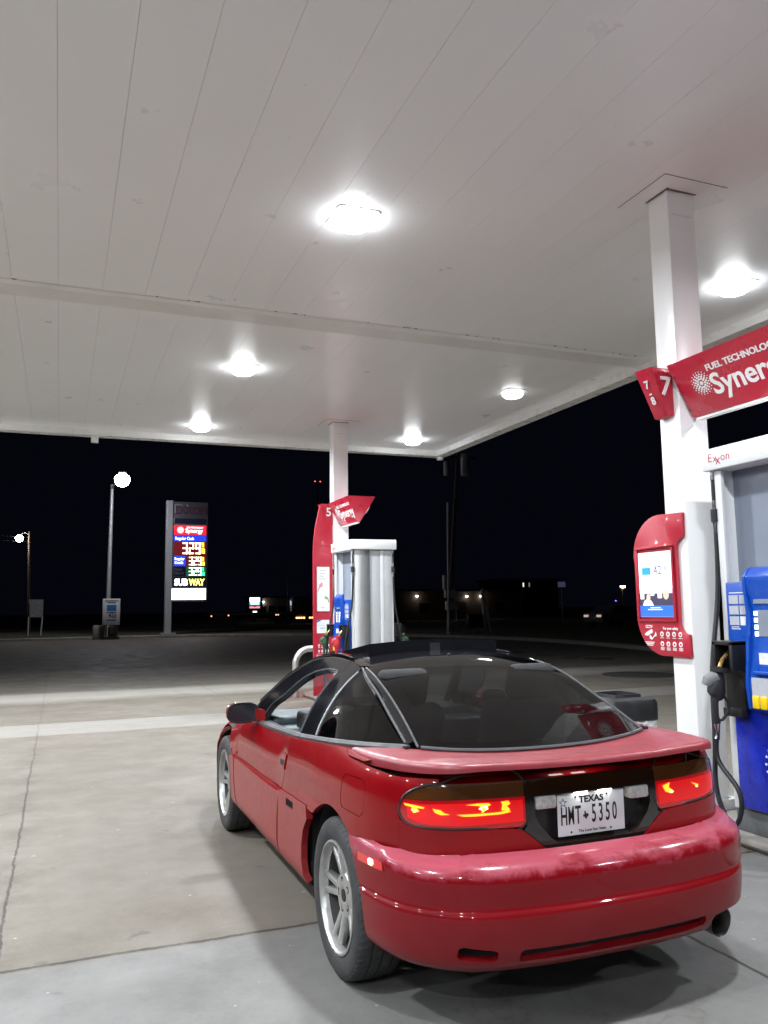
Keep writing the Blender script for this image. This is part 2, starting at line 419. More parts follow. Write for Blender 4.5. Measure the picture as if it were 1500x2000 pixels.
strip('far_verge', 24, 400, .10, M_grass)

# ---------------------------------------------------------------- the canopy over the pumps
def ceiling_mat():
    m = bpy.data.materials.new('canopy_panel_paint'); m.use_nodes = True; t = m.node_tree; b = t.nodes['Principled BSDF']
    c = mixc(t, ramp(t, noise_node(t, .5, 4), [(.3, 0), (.7, 1)]), (.93, .945, .965), (.90, .915, .935))
    sp = mul_sp = ramp(t, noise_node(t, 9, 6, .75), [(.63, 0), (.72, 1)])
    reg = ramp(t, noise_node(t, .8, 3), [(.55, 0), (.65, 1)])
    c = mixc(t, math_(t, 'MULTIPLY', math_(t, 'MULTIPLY', sp, reg), .28), c, (.50, .46, .43))
    t.links.new(c, b.inputs['Base Color'])
    b.inputs['Roughness'].default_value = .33; b.inputs['Specular IOR Level'].default_value = .9
    t.links.new(ramp(t, noise_node(t, 2, 5), [(.3, .27), (.7, .40)]), b.inputs['Roughness'])
    bp = _n(t, 'ShaderNodeBump'); bp.inputs['Strength'].default_value = .12; bp.inputs['Distance'].default_value = .02
    t.links.new(noise_node(t, 1.2, 3), bp.inputs['Height']); t.links.new(bp.outputs[0], b.inputs['Normal'])
    return m
M_ceil = ceiling_mat()
M_white = mat('white_enamel', (.80, .80, .79), .30, var=.04, vscale=3)
M_whiteflat = mat('white_painted_metal', (.76, .76, .75), .42, var=.06, vscale=2, bump=.05)
M_grime = mat('rust_and_grime', (.20, .14, .11), .9, var=.5, vscale=30)
M_dark = mat('dark_gap', (.16, .155, .15), .9, var=0)
PIT = .4064; X0 = -2.028
CX0, CX1, CY0, CY1 = -9.6, 5.12, -13.0, 11.32
canopy = thing('canopy', 'broad white panelled forecourt canopy lit from beneath', 'canopy', (2.44, 0, H))
b_ = MB()
seams = [X0+PIT*i for i in range(-18, 18) if CX0 < X0+PIT*i < CX1-.03]
ed = [CX0]+seams+[CX1]
for a, b in zip(ed[:-1], ed[1:]):
    for y0, y1 in ((CY0, 4.80), (4.80, CY1)):
        g2 = .0010
        b_.add([(a+g2, y0, H), (b-g2, y0, H), (b-g2, y1, H), (a+g2, y1, H)], [(0, 3, 2, 1)])
        b_.add([(a+g2, y0, H), (a+g2, y1, H), (a+g2, y1, H+.03), (a+g2, y0, H+.03)], [(0, 1, 2, 3)])
        b_.add([(b-g2, y0, H), (b-g2, y0, H+.03), (b-g2, y1, H+.03), (b-g2, y1, H)], [(0, 1, 2, 3)])
o = b_.build('ceiling_deck', M_ceil, canopy, smooth=False, keep=True); o.location = (-2.44, 0, -H)
def part(mb, name, m, parent, base, **k):
    """mesh given in world coordinates, hung under a thing standing at base"""
    o = mb.build(name, m, parent, **k)
    o.data.transform(Matrix.Translation(-Vector(base))); return o
cb = (2.44, 0, H)
part(MB().box(CX0, CX1, CY0, CY1, H+.03, H+.06), 'deck_backing', M_dark, canopy, cb)
part(MB().add([(CX0, 4.80, H-.004), (CX1, 4.80, H-.004), (CX1, 4.86, H-.028), (CX0, 4.86, H-.028), (CX1, 5.16, H-.028), (CX0, 5.16, H-.028), (CX1, 5.185, H-.004), (CX0, 5.185, H-.004)], [(0, 1, 2, 3), (3, 2, 4, 5), (5, 4, 6, 7)]), 'crossing_strip', M_whiteflat, canopy, cb, smooth=False)
b_ = MB()
rr = random.Random(3)
for i in range(60):
    x = rr.choice(seams)+rr.uniform(-.12, .12); 
    if rr.random() < .5: continue
    b_.box(x, x+rr.uniform(.01, .05), 4.785, 4.798+rr.uniform(0, .012), H-.004, H-.001)
part(b_, 'rust_specks', M_grime, canopy, cb, smooth=False)
b_ = MB()
Fh = .92
b_.box(CX0, CX1+.20, CY1, CY1+.20, H-.11, H-.085); b_.box(CX0, CX1, CY1, CY1+.02, H-.085, H+.03)
b_.box(CX0, CX1+.20, CY1+.18, CY1+.20, H-.085, H+Fh)
b_.box(CX1, CX1+.20, CY0, CY1, H-.11, H-.085); b_.box(CX1, CX1+.02, CY0, CY1, H-.085, H+.03)
b_.box(CX1+.18, CX1+.20, CY0, CY1+.18, H-.085, H+Fh)
b_.box(CX0-.2, CX0, CY0, CY1+.2, H-.11, H+Fh); b_.box(CX0, CX1+.2, CY0-.2, CY0, H-.11, H+Fh)
part(b_, 'fascia', M_white, canopy, cb, smooth=False)
part(MB().box(CX0, CX1+.18, CY0, CY1+.18, H+Fh-.06, H+Fh-.02), 'roof', mat('roof_sheet', (.35, .35, .35), .7), canopy, cb, smooth=False)
part(MB().tube([(5.24, 11.44, H-.11), (5.24, 11.44, H-.16)], .07, 12), 'drain_outlet', M_white, canopy, cb)
part(MB().box(-1.5, -1.38, 11.36, 11.46, H-.22, H-.11), 'sensor_box', M_whiteflat, canopy, cb, bev=.006)
# square cover trims round the column heads
for yc in (1.395, 9.62):
    b_ = MB()
    for x0, x1, y0, y1 in ((2.14, 2.74, yc-.29, yc-.285), (2.14, 2.145, yc-.29, yc+.26)):
        b_.box(x0, x1, y0, y1, H-.0035, H-.001)
    b_.box(2.296, 2.31, yc-.13, yc+.12, H-.006, H-.001); b_.box(2.30, 2.585, yc-.124, yc-.112, H-.006, H-.001)
    part(b_, 'head_trim', M_grime, canopy, cb, smooth=False)

# ---------------------------------------------------------------- canopy lights
M_house = mat('light_housing', (.78, .78, .77), .35, var=.05)
M_lens = emis('lit_lens', (.95, .98, 1), 24)
M_lensd = emis('dim_lit_lens', (.95, .98, 1), 3.2)
def make_light(name, label, group, dim=False):
    t = thing(name, label, 'light', (0, 0, H), 0, group)
    a, c = .175, .05
    sq = arc(a-c, a-c, c, 0, 90, 4)+arc(-a+c, a-c, c, 90, 180, 4)+arc(-a+c, -a+c, c, 180, 270, 4)+arc(a-c, -a+c, c, 270, 360, 4)
    MB().prism([(x*1.04, y*1.04) for x, y in sq], -.007, -.0005).build('housing', M_house, t)
    pr = [(.154, -.010), (.158, -.030), (.150, -.058), (.122, -.082), (.07, -.097), (.0, -.102)]
    MB().lathe([(.163, -.015), (.163, -.026), (.155, -.026)], 24, cap=False).build('lens_ring', M_house, t)
    MB().lathe(pr, 24).build('lens', M_lensd if dim else M_lens, t)
    return t
def lamp_at(t, power):
    ld = bpy.data.lights.new('lamp', 'AREA'); ld.shape = 'DISK'; ld.size = .25; ld.energy = power; ld.color = (.90, .952, 1); ld.spread = R(165)
    lo = bpy.data.objects.new('lamp', ld); COL.objects.link(lo); lo.parent = t; lo.location = (0, 0, -.112)
LG = 'square ceiling lights of the canopy'
proto = make_light('canopy_light', 'bright square ceiling light directly above the red car, the largest one in view', LG)
vis = [((.205, 2.54), None, 1), ((.223, 6.92), 'square ceiling light just past the ceiling crossing strip, left of the far column', 1),
       ((.24, 10.50), 'square ceiling light near the far left eave, lowest of the left row', 1),
       ((4.195, 10.45), 'square ceiling light tucked in the far right corner of the canopy', 1),
       ((4.236, 6.84), 'dimmer square ceiling light above the right eave, between the two columns', .35),
       ((4.24, 2.56), 'bright square ceiling light right of the near column, above the red sign', 1)]
for i, ((x, y), lb, k) in enumerate(vis):
    if i == 0: t = proto
    elif k < 1: t = make_light('canopy_light', lb, LG, True)
    else: t = copy_tree(proto); t['label'] = lb
    t.location = (x, y, H); lamp_at(t, LAMP_POWER*k)
for x, ys in ((.21, (-1.75,)), (4.24, (-1.75, -6.1)), (-4.0, (2.55, 6.9, 10.5, -1.75, -6.1, -10.4)), (-7.9, (2.55, 6.9, 10.5, -1.75, -6.1))):
    for y in ys:
        t = copy_tree(proto); t.location = (x, y, H); t['label'] = 'square ceiling light over the lanes out of view'; t['group'] = LG
        lamp_at(t, LAMP_POWER*((.5 if x > -1 else .65) if y < 0 else 1))

# ---------------------------------------------------------------- columns
def column(yc, label):
    base = (2.44, yc, 0); t = thing('canopy_column', label, 'column', base)
    M_col = mat('column_paint', (.89, .89, .89), .28, var=0, bump=.06, bscale=70)
    MB().box(-.13, .13, -.11, .11, .0, H-.001).build('shaft', M_col, t, bev=.012)
    MB().box(-.17, .17, -.15, .15, .0, .13).build('base_plate', M_whiteflat, t, bev=.01)
    b = MB(); b.box(-.10, .09, -.113, -.11, H-.20, H-.19)
    b.build('weld_bead', M_whiteflat, t)
    return t
column(1.395, 'near white square steel column with the red advert panel')
column(9.62, 'far white square steel column beside the tall red poster panel')

# ---------------------------------------------------------------- pump islands
M_isl = mat('island_concrete', (.20, .187, .165), .85, var=.2, vscale=3, bump=.25)
for y0, y1 in ((-1.4, 2.75), (7.0, 10.9)):
    o = MB().prism(arc(2.5, y0+.45, .45, 180, 360, 10)+arc(2.5, y1-.45, .45, 0, 180, 10), 0, .06).build('pump_island', M_isl, bev=.045, seg=3)
    tag(o, kind='structure')

# ---------------------------------------------------------------- red signs over the pumps
M_red = mat('sign_red', (.46, .016, .040), .30, coat=.3, var=.015, vscale=2)
M_redd = mat('panel_red', (.44, .017, .038), .38, coat=.2, var=.02, vscale=3)
M_let = mat('white_vinyl', (.82, .82, .82), .5, var=0)
def emblem(b, r, M, d=.002):
    for n, rad, s, ph in ((0, 0, .17, 0), (10, .36, .095, 0), (14, .55, .085, .2), (18, .73, .07, 0), (20, .92, .045, .15)):
        for k in range(max(1, n)):
            a = 2*math.pi*k/max(1, n)+ph; cx, cy = r*rad*math.cos(a), r*rad*math.sin(a)
            b.prism([(cx+px, cy+py) for px, py in arc(0, 0, r*s, 0, 324, 9)], -.001, d, M)
def wing_sign(yc, y_near, label):
    base = (2.44, yc, 3.05); t = thing('pump_sign', label, 'sign', base)
    ya, yb = yc-.11, y_near
    hw, zt, zb = .235, 3.26, 2.87
    # inverted trapezoid trough: slanted faces to both lanes; the near end is raked
    A = [(-hw, zt), (hw, zt), (.03, zb), (-.03, zb)]
    v = [(2.44+x, ya if z > 3 else ya-.03, z) for x, z in A]+[(2.44+x, yb if z > 3 else yb+.16, z) for x, z in A]
    b = MB().add(v, [(0, 1, 2, 3), (7, 6, 5, 4), (0, 4, 5, 1), (1, 5, 6, 2), (2, 6, 7, 3), (3, 7, 4, 0)])
    part(b, 'sign_body', M_red, t, base, bev=.008)
    part(MB().box(2.415, 2.465, yb+.18, ya-.05, zb-.018, zb-.002), 'lower_strip', M_whiteflat, t, base)
    for sd in (-1, 1):
        up = Vector((sd*(hw-.03), 0, zt-zb)); right = Vector((0, sd, 0))
        n = right.cross(up).normalized()
        L = ya-yb
        def at(f, h):  # f along the wing from the column, h up the face
            return Vector((2.44+sd*(.03+(hw-.03)*h), ya-f*L, zb+(zt-zb)*h))+n*.002
        b = MB()
        flip = sd < 0
        f0 = .225 if flip else .86
        emblem(b, .092, frame(at(f0, .52), right, up))
        fx = .60 if flip else .49
        b.text('Synergy', .215, frame(at(fx, .42), right, up), .002, .98, .004)
        b.text('FUEL TECHNOLOGY', .064, frame(at(fx-.005, .72), right, up), .002, 1.06, .0015)
        part(b, 'lettering', M_let, t, base, smooth=False)
wing_sign(1.395, .20, 'big red wedge-shaped fuel sign on the near column')
wing_sign(9.62, 8.50, 'red wedge-shaped fuel sign on the far column')
def number_sign(yc, num, both, label):
    base = (2.29, yc, 3.1); t = thing('number_sign', label, 'sign', base)
    y0, y1 = yc-.06, yc+.10; zt, zb = 3.26, 2.90
    b = MB()
    v = [(2.305, y0, zt), (2.11, y0-.0, zt), (2.27, y0+.035, zb), (2.305, y0+.0, zb), (2.305, y1, zt), (2.085, y1, zt), (2.255, y1, zb), (2.305, y1, zb)]
    b.add(v, [(0, 1, 2, 3), (7, 6, 5, 4), (0, 4, 5, 1), (1, 5, 6, 2), (2, 6, 7, 3), (3, 7, 4, 0)])
    part(b, 'sign_body', M_red, t, base, bev=.007)
    b = MB()
    b.text(num, .20, frame(Vector((2.235, y0-.001, 3.115)), (1, .0, 0), (0, 0, 1)), .003, 1.0, .004)
    part(b, 'numeral', M_let, t, base, smooth=False); b = MB()
    up = Vector((-.165, 0, .36)); 
    n = Vector((0, -1, 0)).cross(up).normalized()
    for s_, h, sz in ((both[0], .68, .085), ('-', .51, .085), (both[1], .35, .085)):
        p = Vector((2.2575-.1675*h, (y0+y1)/2+.012, zb+(zt-zb)*h))+n*.004
        b.text(s_, sz, frame(p, (0, -1, 0), up), .002, 1.0, .002)
    part(b, 'numerals', M_let, t, base, smooth=False)
number_sign(1.395, '7', '78', 'small red pump number sign reading 7 on the near column')
number_sign(9.62, '5', '56', 'small red pump number sign reading 5 on the far column')

# ---------------------------------------------------------------- advert panel on the near column
M_scr = emis('print_glow_white', (.95, .95, .95), .55)  # advert print is given its own glow as emission
M_blue = emis('print_glow_blue', (.02, .10, .55), .7); M_lblue = emis('print_glow_light_blue', (.02, .22, .75), .7)
M_navy = emis('print_glow_navy', (.06, .08, .22), .7); M_grayt = emis('print_glow_grey', (.35, .38, .45), .6)
M_skin = emis('print_glow_tan', (.55, .34, .27), .7); M_drk = emis('print_glow_dark', (.04, .035, .07), .5); M_mauve = emis('print_glow_mauve', (.42, .38, .50), .7)
def advert_panel():
    base = (2.29, 1.55, 1.65); t = thing('advert_panel', 'red rounded advert panel with white screen on the near column', 'advert panel', base)
    # outline in (u = towards camera, z); u = 1.84 - y
    o = [(.55, 2.17)]+arc(.30, 1.87, .31, 95, 180, 10)+[(0.0, 1.80), (.0, 1.40)]+arc(.30, 1.42, .30, 185, 265, 10)+[(.40, 1.122), (.56, 1.122), (.555, 1.285)]
    o += arc(.55, 1.375, .09, 270, 190, 5)+[(.465, 1.44), (.465, 1.86)]+arc(.56, 1.90, .095, 180, 100, 5)
    FM = lambda x: frame(Vector((x, 1.84, 0)), (0, -1, 0), (0, 0, 1))   # X towards camera, Y up, normal -x
    b = MB().prism(o[::-1] if False else o, 0, .03, FM(2.305)); part(b, 'panel', M_redd, t, base, bev=.005)
    b = MB()
    fr = [(.02, 1.375, .45, 1.395), (.02, 1.925, .45, 1.945), (.02, 1.395, .045, 1.925), (.425, 1.395, .45, 1.925)]
    for x0, z0, x1, z1 in fr: b.prism([(x0, z0), (x1, z0), (x1, z1), (x0, z1)], 0, .014, FM(2.275))
    part(b, 'screen_frame', M_redd, t, base, bev=.003)
    S = FM(2.2745)
    b = MB().use(M_scr); q = lambda x0, z0, x1, z1, h=.002: b.prism([(x0, z0), (x1, z0), (x1, z1), (x0, z1)], 0, h, S)
    q(.05, 1.41, .42, 1.90)
    b.use(M_lblue); q(.09, 1.73, .185, 1.785, .004)
    b.use(M_blue); q(.051, 1.411, .419, 1.495, .004)
    b.use(M_drk); q(.051, 1.495, .419, 1.60, .0032)
    b.use(M_mauve); q(.051, 1.585, .419, 1.62, .004)
    b.use(M_skin)
    for cx, cz, rx, rz in ((.15, 1.555, .022, .03), (.345, 1.575, .03, .036)):
        b.prism([(cx+rx*math.cos(a*.45), cz+rz*math.sin(a*.45)) for a in range(14)], 0, .005, S)
    b.use(M_scr)
    b.prism([(.085, 1.496), (.10, 1.53), (.135, 1.545), (.18, 1.53), (.205, 1.496)], 0, .0045, S)
    q(.06, 1.545, .10, 1.585, .0045); q(.255, 1.55, .30, 1.585, .0045); q(.175, 1.57, .215, 1.595, .0045)
    q(.14, 1.462, .30, 1.468, .006); q(.17, 1.476, .28, 1.482, .006)
    b.use(M_grayt)
    for z, x0, x1 in ((1.855, .16, .31), (1.835, .13, .34), (1.808, .17, .30), (1.795, .22, .35), (1.705, .09, .37), (1.655, .14, .34)):
        x = x0
        while x < x1: q(x, z-.003, min(x1, x+.028), z+.003, .004); x += .034
    b.use(M_navy); b.text('42', .095, S @ Matrix.Translation((.265, 1.757, .004)), .001, 1.0, .0); b.text('¢', .055, S @ Matrix.Translation((.352, 1.776, .004)), .001)
    part(b, 'screen', M_scr, t, base, smooth=False)
    b = MB().use(M_let); S2 = FM(2.2745)
    b.text('CCTV', .03, S2 @ Matrix.Translation((.135, 1.335, .001)), .001, 1, .001)
    b.text('For your safety', .026, S2 @ Matrix.Translation((.37, 1.325, .001)), .001, 1, .0008)
    b.prism([(.08, 1.272), (.10, 1.292), (.165, 1.318), (.178, 1.294), (.115, 1.266)], 0, .002, S2)
    b.prism([(.135, 1.27), (.15, 1.27), (.165, 1.252), (.195, 1.275), (.20, 1.29), (.21, 1.30), (.215, 1.265), (.19, 1.262), (.165, 1.238), (.14, 1.245)], 0, .002, S2)
    for i in range(3): b.prism([(.085+.01*i, 1.222-.011*i), (.19-.01*i, 1.222-.011*i), (.19-.01*i, 1.216-.011*i), (.085+.01*i, 1.216-.011*i)], 0, .001, S2)
    for r in range(2):
        for k in range(4):
            cx, cz = .275+.065*k, 1.283-.072*r
            b.prism([(cx+.019*math.cos(a*.42), cz+.019*math.sin(a*.42)) for a in range(15)], 0, .002, S2)
            for l in range(1+2*r): b.prism([(cx-.02, cz-.030-.008*l), (cx+.02, cz-.030-.008*l), (cx+.02, cz-.026-.008*l), (cx-.02, cz-.026-.008*l)], 0, .001, S2)
    b.use(M_redd)
    for r in range(2):
        for k in range(4):
            cx, cz = .275+.065*k, 1.283-.072*r
            b.prism([(cx-.009, cz-.006), (cx+.006, cz-.010), (cx+.010, cz+.004), (cx-.004, cz+.009)], 0, .003, S2)
    part(b, 'safety_notices', M_let, t, base, smooth=False)
advert_panel()

# ---------------------------------------------------------------- tall red poster panel by the far column
M_poster = mat('white_poster', (.82, .81, .80), .45, var=.02); M_pink = mat('faded_pink', (.70, .28, .32), .5, var=0)
M_gren = mat('faded_green', (.30, .42, .26), .5, var=0); M_ink = mat('grey_ink', (.55, .55, .58), .6, var=0); M_pblue = mat('print_blue', (.03, .12, .45), .5, var=0)
M_pyel = mat('print_yellow', (.75, .62, .12), .5, var=0); M_cyan = mat('print_cyan', (.35, .60, .72), .5, var=0)
def poster_panel():
    base = (2.15, 9.62, .1); t = thing('poster_panel', 'tall red panel with white poster beside the far column', 'poster panel', base)
    FM = frame(Vector((0, 9.63, 0)), (1, 0, 0), (0, 0, 1))
    o = [(2.305, .1), (2.305, 3.25), (2.12, 3.25)]+[tuple(p) for p in smoothpoly([(2.09, 3.235), (2.055, 3.08), (2.005, 2.84), (1.978, 2.60), (1.970, 2.3), (1.970, 2.0)], .06)]+[(1.97, .1)]
    part(MB().prism(o, 0, .05, FM), 'panel', M_redd, t, base, bev=.006)
    S = FM @ Matrix.Translation((0, 0, .05))
    def q(b, x0, z0, x1, z1, h=.002): b.prism([(x0, z0), (x1, z0), (x1, z1), (x0, z1)], 0, h, S)
    b = MB().use(M_redd)
    for x0, z0, x1, z1 in ((2.012, 1.452, 2.262, 1.468), (2.012, 2.206, 2.262, 2.222), (2.012, 1.468, 2.026, 2.206), (2.248, 1.468, 2.262, 2.206), (1.975, 2.55, 2.30, 2.556)): q(b, x0, z0, x1, z1, .012)
    part(b, 'poster_frame', M_redd, t, base, bev=.003)
    b = MB().use(M_poster); q(b, 2.026, 1.468, 2.248, 2.206)
    b.use(M_ink)
    for z, x0, x1 in ((2.14, 2.09, 2.19), (2.09, 2.08, 2.17), (2.045, 2.08, 2.15), (2.0, 2.07, 2.19), (1.53, 2.10, 2.16)): q(b, x0, z-.006, x1, z+.006, .003)
    b.use(M_pink); b.prism([(2.03, 1.79), (2.06, 1.86), (2.07, 1.91), (2.12, 1.95), (2.13, 1.88), (2.085, 1.86), (2.045, 1.79)], 0, .004, S)
    b.use(M_gren); b.prism([(2.16, 1.72), (2.22, 1.70), (2.245, 1.62), (2.23, 1.61), (2.205, 1.665), (2.165, 1.665)], 0, .004, S)
    part(b, 'poster', M_poster, t, base, smooth=False)
    b = MB().use(M_poster); q(b, 2.026, 1.11, 2.24, 1.325)
    b.use(M_pblue); b.prism([(2.027, 1.28), (2.11, 1.324), (2.027, 1.324)], 0, .004, S)
    b.use(M_cyan); q(b, 2.03, 1.235, 2.236, 1.24, .004); q(b, 2.08, 1.18, 2.17, 1.20, .004)
    b.use(M_pyel); b.prism([(2.16, 1.112), (2.238, 1.112), (2.238, 1.15)], 0, .004, S)
    part(b, 'sticker', M_poster, t, base, smooth=False)
    b = MB().use(M_let)
    for r in range(2):
        for k in range(4): b.prism([(2.06+.055*k+.015*math.cos(a*.6), .91-.09*r+.02*math.sin(a*.6)) for a in range(10)], 0, .003, S); q(b, 2.045+.055*k, .87-.09*r, 2.078+.055*k, .878-.09*r)
    q(b, 2.09, .955, 2.18, .965)
    b.text('Exxon Mobil', .05, S @ Matrix.Translation((2.14, .745, .001)), .001, .95, .001)
    part(b, 'safety_notices', M_let, t, base, smooth=False)
poster_panel()

# ---------------------------------------------------------------- fuel dispensers
M_pw = mat('dispenser_white', (.80, .81, .82), .32, var=.03); M_pg = mat('dispenser_grey', (.40, .415, .43), .42, var=.06, metal=.0)
M_plg = mat('dispenser_light_grey', (.62, .63, .64), .4, var=.05); M_pdg = mat('alcove_grey', (.22, .25, .31), .40, var=.05)
M_pblk = mat('black_rubber', (.012, .012, .013), .45, var=.2, vscale=20); M_chrome = mat('worn_chrome', (.55, .55, .56), .25, metal=1, var=.1)
M_brass = mat('brass_spout', (.55, .36, .14), .32, metal=1, var=.15)
M_db = mat('dispenser_blue', (.004, .065, .40), .32, coat=.4, var=.02); M_db2 = mat('dispenser_deep_blue', (.003, .018, .40), .30, coat=.4, var=.02)
M_stk = mat('sticker_white', (.72, .73, .75), .5, var=.1, vscale=30); M_stg = mat('sticker_grey', (.42, .44, .48), .5, var=.1, vscale=30)
M_yel = mat('yellow_button', (.80, .55, .01), .4, var=.05); M_plinth = mat('plinth_grey', (.10, .105, .11), .6)
M_ledw = emis('lit_white_tab', (.9, .95, 1), 1.0)
def nozzle(t, M, body, grip, seg):
    """fuel nozzle hung in a black holster; local frame: x out of the pump, y along it, z up"""
    b = MB(); 
    b.add([], [])
    hol = MB()
    hol.prism([(-.075, -.30), (.075, -.30), (.085, .16), (-.085, .16)], 0, .02, M @ frame(Vector((0, 0, 0)), (0, 1, 0), (0, 0, 1)))
    for y0, y1 in ((-.085, -.06), (.06, .085)): hol.box(0, .115, y0, y1, -.02, .16, M)
    hol.box(0, .115, -.085, .085, .14, .165, M); hol.box(.0, .06, -.075, .075, -.31, -.26, M)
    h = hol.build('holster', M_pblk, t, bev=.006)
    n = MB()
    n.tube([M @ Vector(p) for p in ((.155, -.005, -.02), (.165, -.01, -.09), (.165, -.015, -.15), (.15, -.018, -.20))], [.030, .052, .056, .030], 12)
    n.tube([M @ Vector(p) for p in ((.165, -.015, -.14), (.178, -.02, -.22), (.176, -.022, -.30), (.165, -.025, -.345))], [.034, .022, .021, .023], 10)
    n.tube([M @ Vector(p) for p in ((.13, .0, -.17), (.10, .01, -.215), (.10, .01, -.27), (.13, -.01, -.325), (.165, -.02, -.33))], .010, 8)
    n.tube([M @ Vector(p) for p in ((.15, .0, -.03), (.145, .0, .0))], [.052, .056], 14)
    ob = n.build('nozzle', grip, t)
    s = MB().tube([M @ Vector(p) for p in ((.14, 0, .0), (.11, 0, .05), (.06, 0, .09), (.03, 0, .105))], .0155, 10).build('spout', M_brass, ob)
    c = MB().tube([M @ Vector(p) for p in ((.165, -.012, -.06), (.215, -.03, -.085), (.225, -.035, -.11))], [.05, .042, .03], 12).build('splash_cover', body, ob)
    return M @ Vector((.165, -.025, -.345))
def hose(t, pts, r=.016):
    p = smoothpoly([tuple(q) for q in pts], .03)
    MB().tube([tuple(q) for q in p], r, 8).build('hose', M_pblk, t)
def fuel_dispenser(yc, label, nearcovers):
    base = Vector((2.50, yc-.985, .10)); t = thing('fuel_dispenser', label, 'fuel pump', base)
    hx = .34
    MB().box(-hx+.02, hx-.02, -.43, .43, -.04, .10).build('plinth', M_plinth, t, bev=.006)
    b = MB(); 
    b.box(-hx+.03, hx-.03, -.40, .40, .10, 1.54)
    b.build('cabinet', M_pg, t, bev=.004)
    # alcove: deep recess under the hood
    MB().box(-.20, .20, -.40, .40, 1.54, 2.30).build('alcove_back', M_pdg, t)
    b = MB()
    for sy in (-1, 1):
        y0, y1 = sorted((sy*.40, sy*.445))
        b.use(M_plg).box(-.30, -.075, y0, y1, .10, 2.295); b.use(M_pg).box(-.075, -.03, y0, y1-.012*sy if sy > 0 else y1, .10, 2.295)
        b.use(M_pg).box(-.03, .12, y0+(.008 if sy < 0 else 0), y1-(.008 if sy > 0 else 0), .10, 2.295); b.use(M_plg).box(.12, .17, y0, y1, .10, 2.295); b.use(M_pg).box(.17, .30, y0+(.006 if sy < 0 else 0), y1-(.006 if sy > 0 else 0), .10, 2.295)
    b.build('end_panel', M_plg, t, bev=.003)
    b = MB()
    for sx in (-1, 1):
        for sy in (-1, 1):
            x0, x1 = sorted((sx*.30, sx*.335)); y0, y1 = sorted((sy*.37, sy*.43))
            b.box(x0, x1, y0, y1, .10, 2.295)
    b.build('corner_post', M_plg, t, bev=.008)
    MB().box(-.37, .37, -.50, .50, 2.295, 2.445).build('hood', M_pw, t, bev=.012)
    for sx in (-1, 1):
        F = frame(Vector((sx*hx, 0, 0)), (0, sx, 0), (0, 0, 1))       # X along the face, Y up, Z outward
        def q(b, x0, z0, x1, z1, d0, d1): b.prism([(x0, z0), (x1, z0), (x1, z1), (x0, z1)], d0, d1, F)
        b = MB(); q(b, -.36, .12, .36, .735, -.03, .012); lower = b.build('lower_door', M_db2, t, bev=.006)
        b = MB()
        for n, rad, s_ in ((9, .045, .012), (13, .075, .014), (17, .105, .012), (19, .13, .008)):
            for k in range(n):
                a = 2*math.pi*k/n+rad*9; cx, cz = rad*math.cos(a), .42+rad*math.sin(a)*1.05
                b.use([M_let, M_lblue, M_redd][(0 if math.cos(a) < -.2 else 1) if rad > .09 else (2 if rad < .08 else 1)])
                b.prism([(cx+s_*math.cos(j*.8), cz+s_*math.sin(j*.8)) for j in range(8)], .012, .014, F)
        b.use(M_let).text('Exxon', .085, F @ Matrix.Translation((0, .20, .0135)), .0015, 1.05, .003)
        b.build('door_badge', M_let, lower, smooth=False)
        # console: flat flanks and a raised curved centre
        b = MB(); q(b, -.36, .735, .36, 1.54, -.03, .025); cons = b.build('console', M_db, t, bev=.008)
        prof = [(.025, .72), (.11, .76), (.125, .90), (.105, 1.10), (.085, 1.35), (.10, 1.52), (.10, 1.57), (.06, 1.62), (.025, 1.63)]
        b = MB()
        for y0, y1 in ((-.145, -.12), (.12, .145)):
            G = frame(Vector((0, y0, 0)), (sx, 0, 0), (0, 0, 1))
            b.add([(sx*(hx+d), y0, z) for d, z in prof]+[(sx*(hx+d), y1, z) for d, z in prof], [list(range(9)), list(range(17, 8, -1))]+[(i, (i+1) % 9, 9+(i+1) % 9, 9+i) for i in range(9)])
        inner = [(d-.022 if .9 < z < 1.5 else d-.004, z) for d, z in prof]
        b.add([(sx*(hx+d), -.12, z) for d, z in inner]+[(sx*(hx+d), .12, z) for d, z in inner], [list(range(9)), list(range(17, 8, -1))]+[(i, (i+1) % 9, 9+(i+1) % 9, 9+i) for i in range(9)])
        b.build('console_column', M_db, t, bev=.004)
        def stk(m, *a): bb = MB(); q(bb, *a); bb.build('sticker', m, cons, smooth=False)
        for s2 in (-1, 1):
            for r_i in range(3):
                for k in range(2):
                    x0 = s2*.25-.085+.088*k; z0 = 1.40-.068*r_i
                    stk(M_stk if (r_i == 2 and k == 1) else M_stg, x0, z0, x0+.078, z0+.056, .025, .0275)
            stk(M_stk, s2*.25-.04, 1.06, s2*.25+.045, 1.145, .025, .0275); stk(M_stk, s2*.25-.08, 1.468, s2*.25+.08, 1.474, .025, .027)
            stk(M_stk, s2*.25-.075, 1.238, s2*.25+.0, 1.243, .025, .027); stk(M_stk, s2*.25-.075, 1.25, s2*.25-.01, 1.255, .025, .027); stk(M_stk, s2*.25-.08, 1.035, s2*.25+.08, 1.040, .025, .027)
            stk(M_stg, s2*.18-.02, .80, s2*.18+.02, .97, .025, .0275)
        b = MB(); q(b, -.085, 1.40, .085, 1.50, .055, .078); b.build('display', M_pdg, t)
        b = MB()
        for s2 in (-1, 1):
            for k in range(4): q(b, s2*.07-.012, 1.20+.042*k, s2*.07+.012, 1.228+.042*k, .07, .083)
        b.build('screen_button', M_ledw, t)
        b = MB(); q(b, -.06, 1.20, .055, 1.36, .055, .078); b.build('screen', M_pdg, t)
        b = MB().use(M_stk); q(b, -.05, 1.02, .05, 1.10, .06, .096)
        b.build('keypad', M_stk, t)
        b = MB(); q(b, -.075, .97, .075, .99, .07, .135); b.build('shelf', M_db, t, bev=.004)
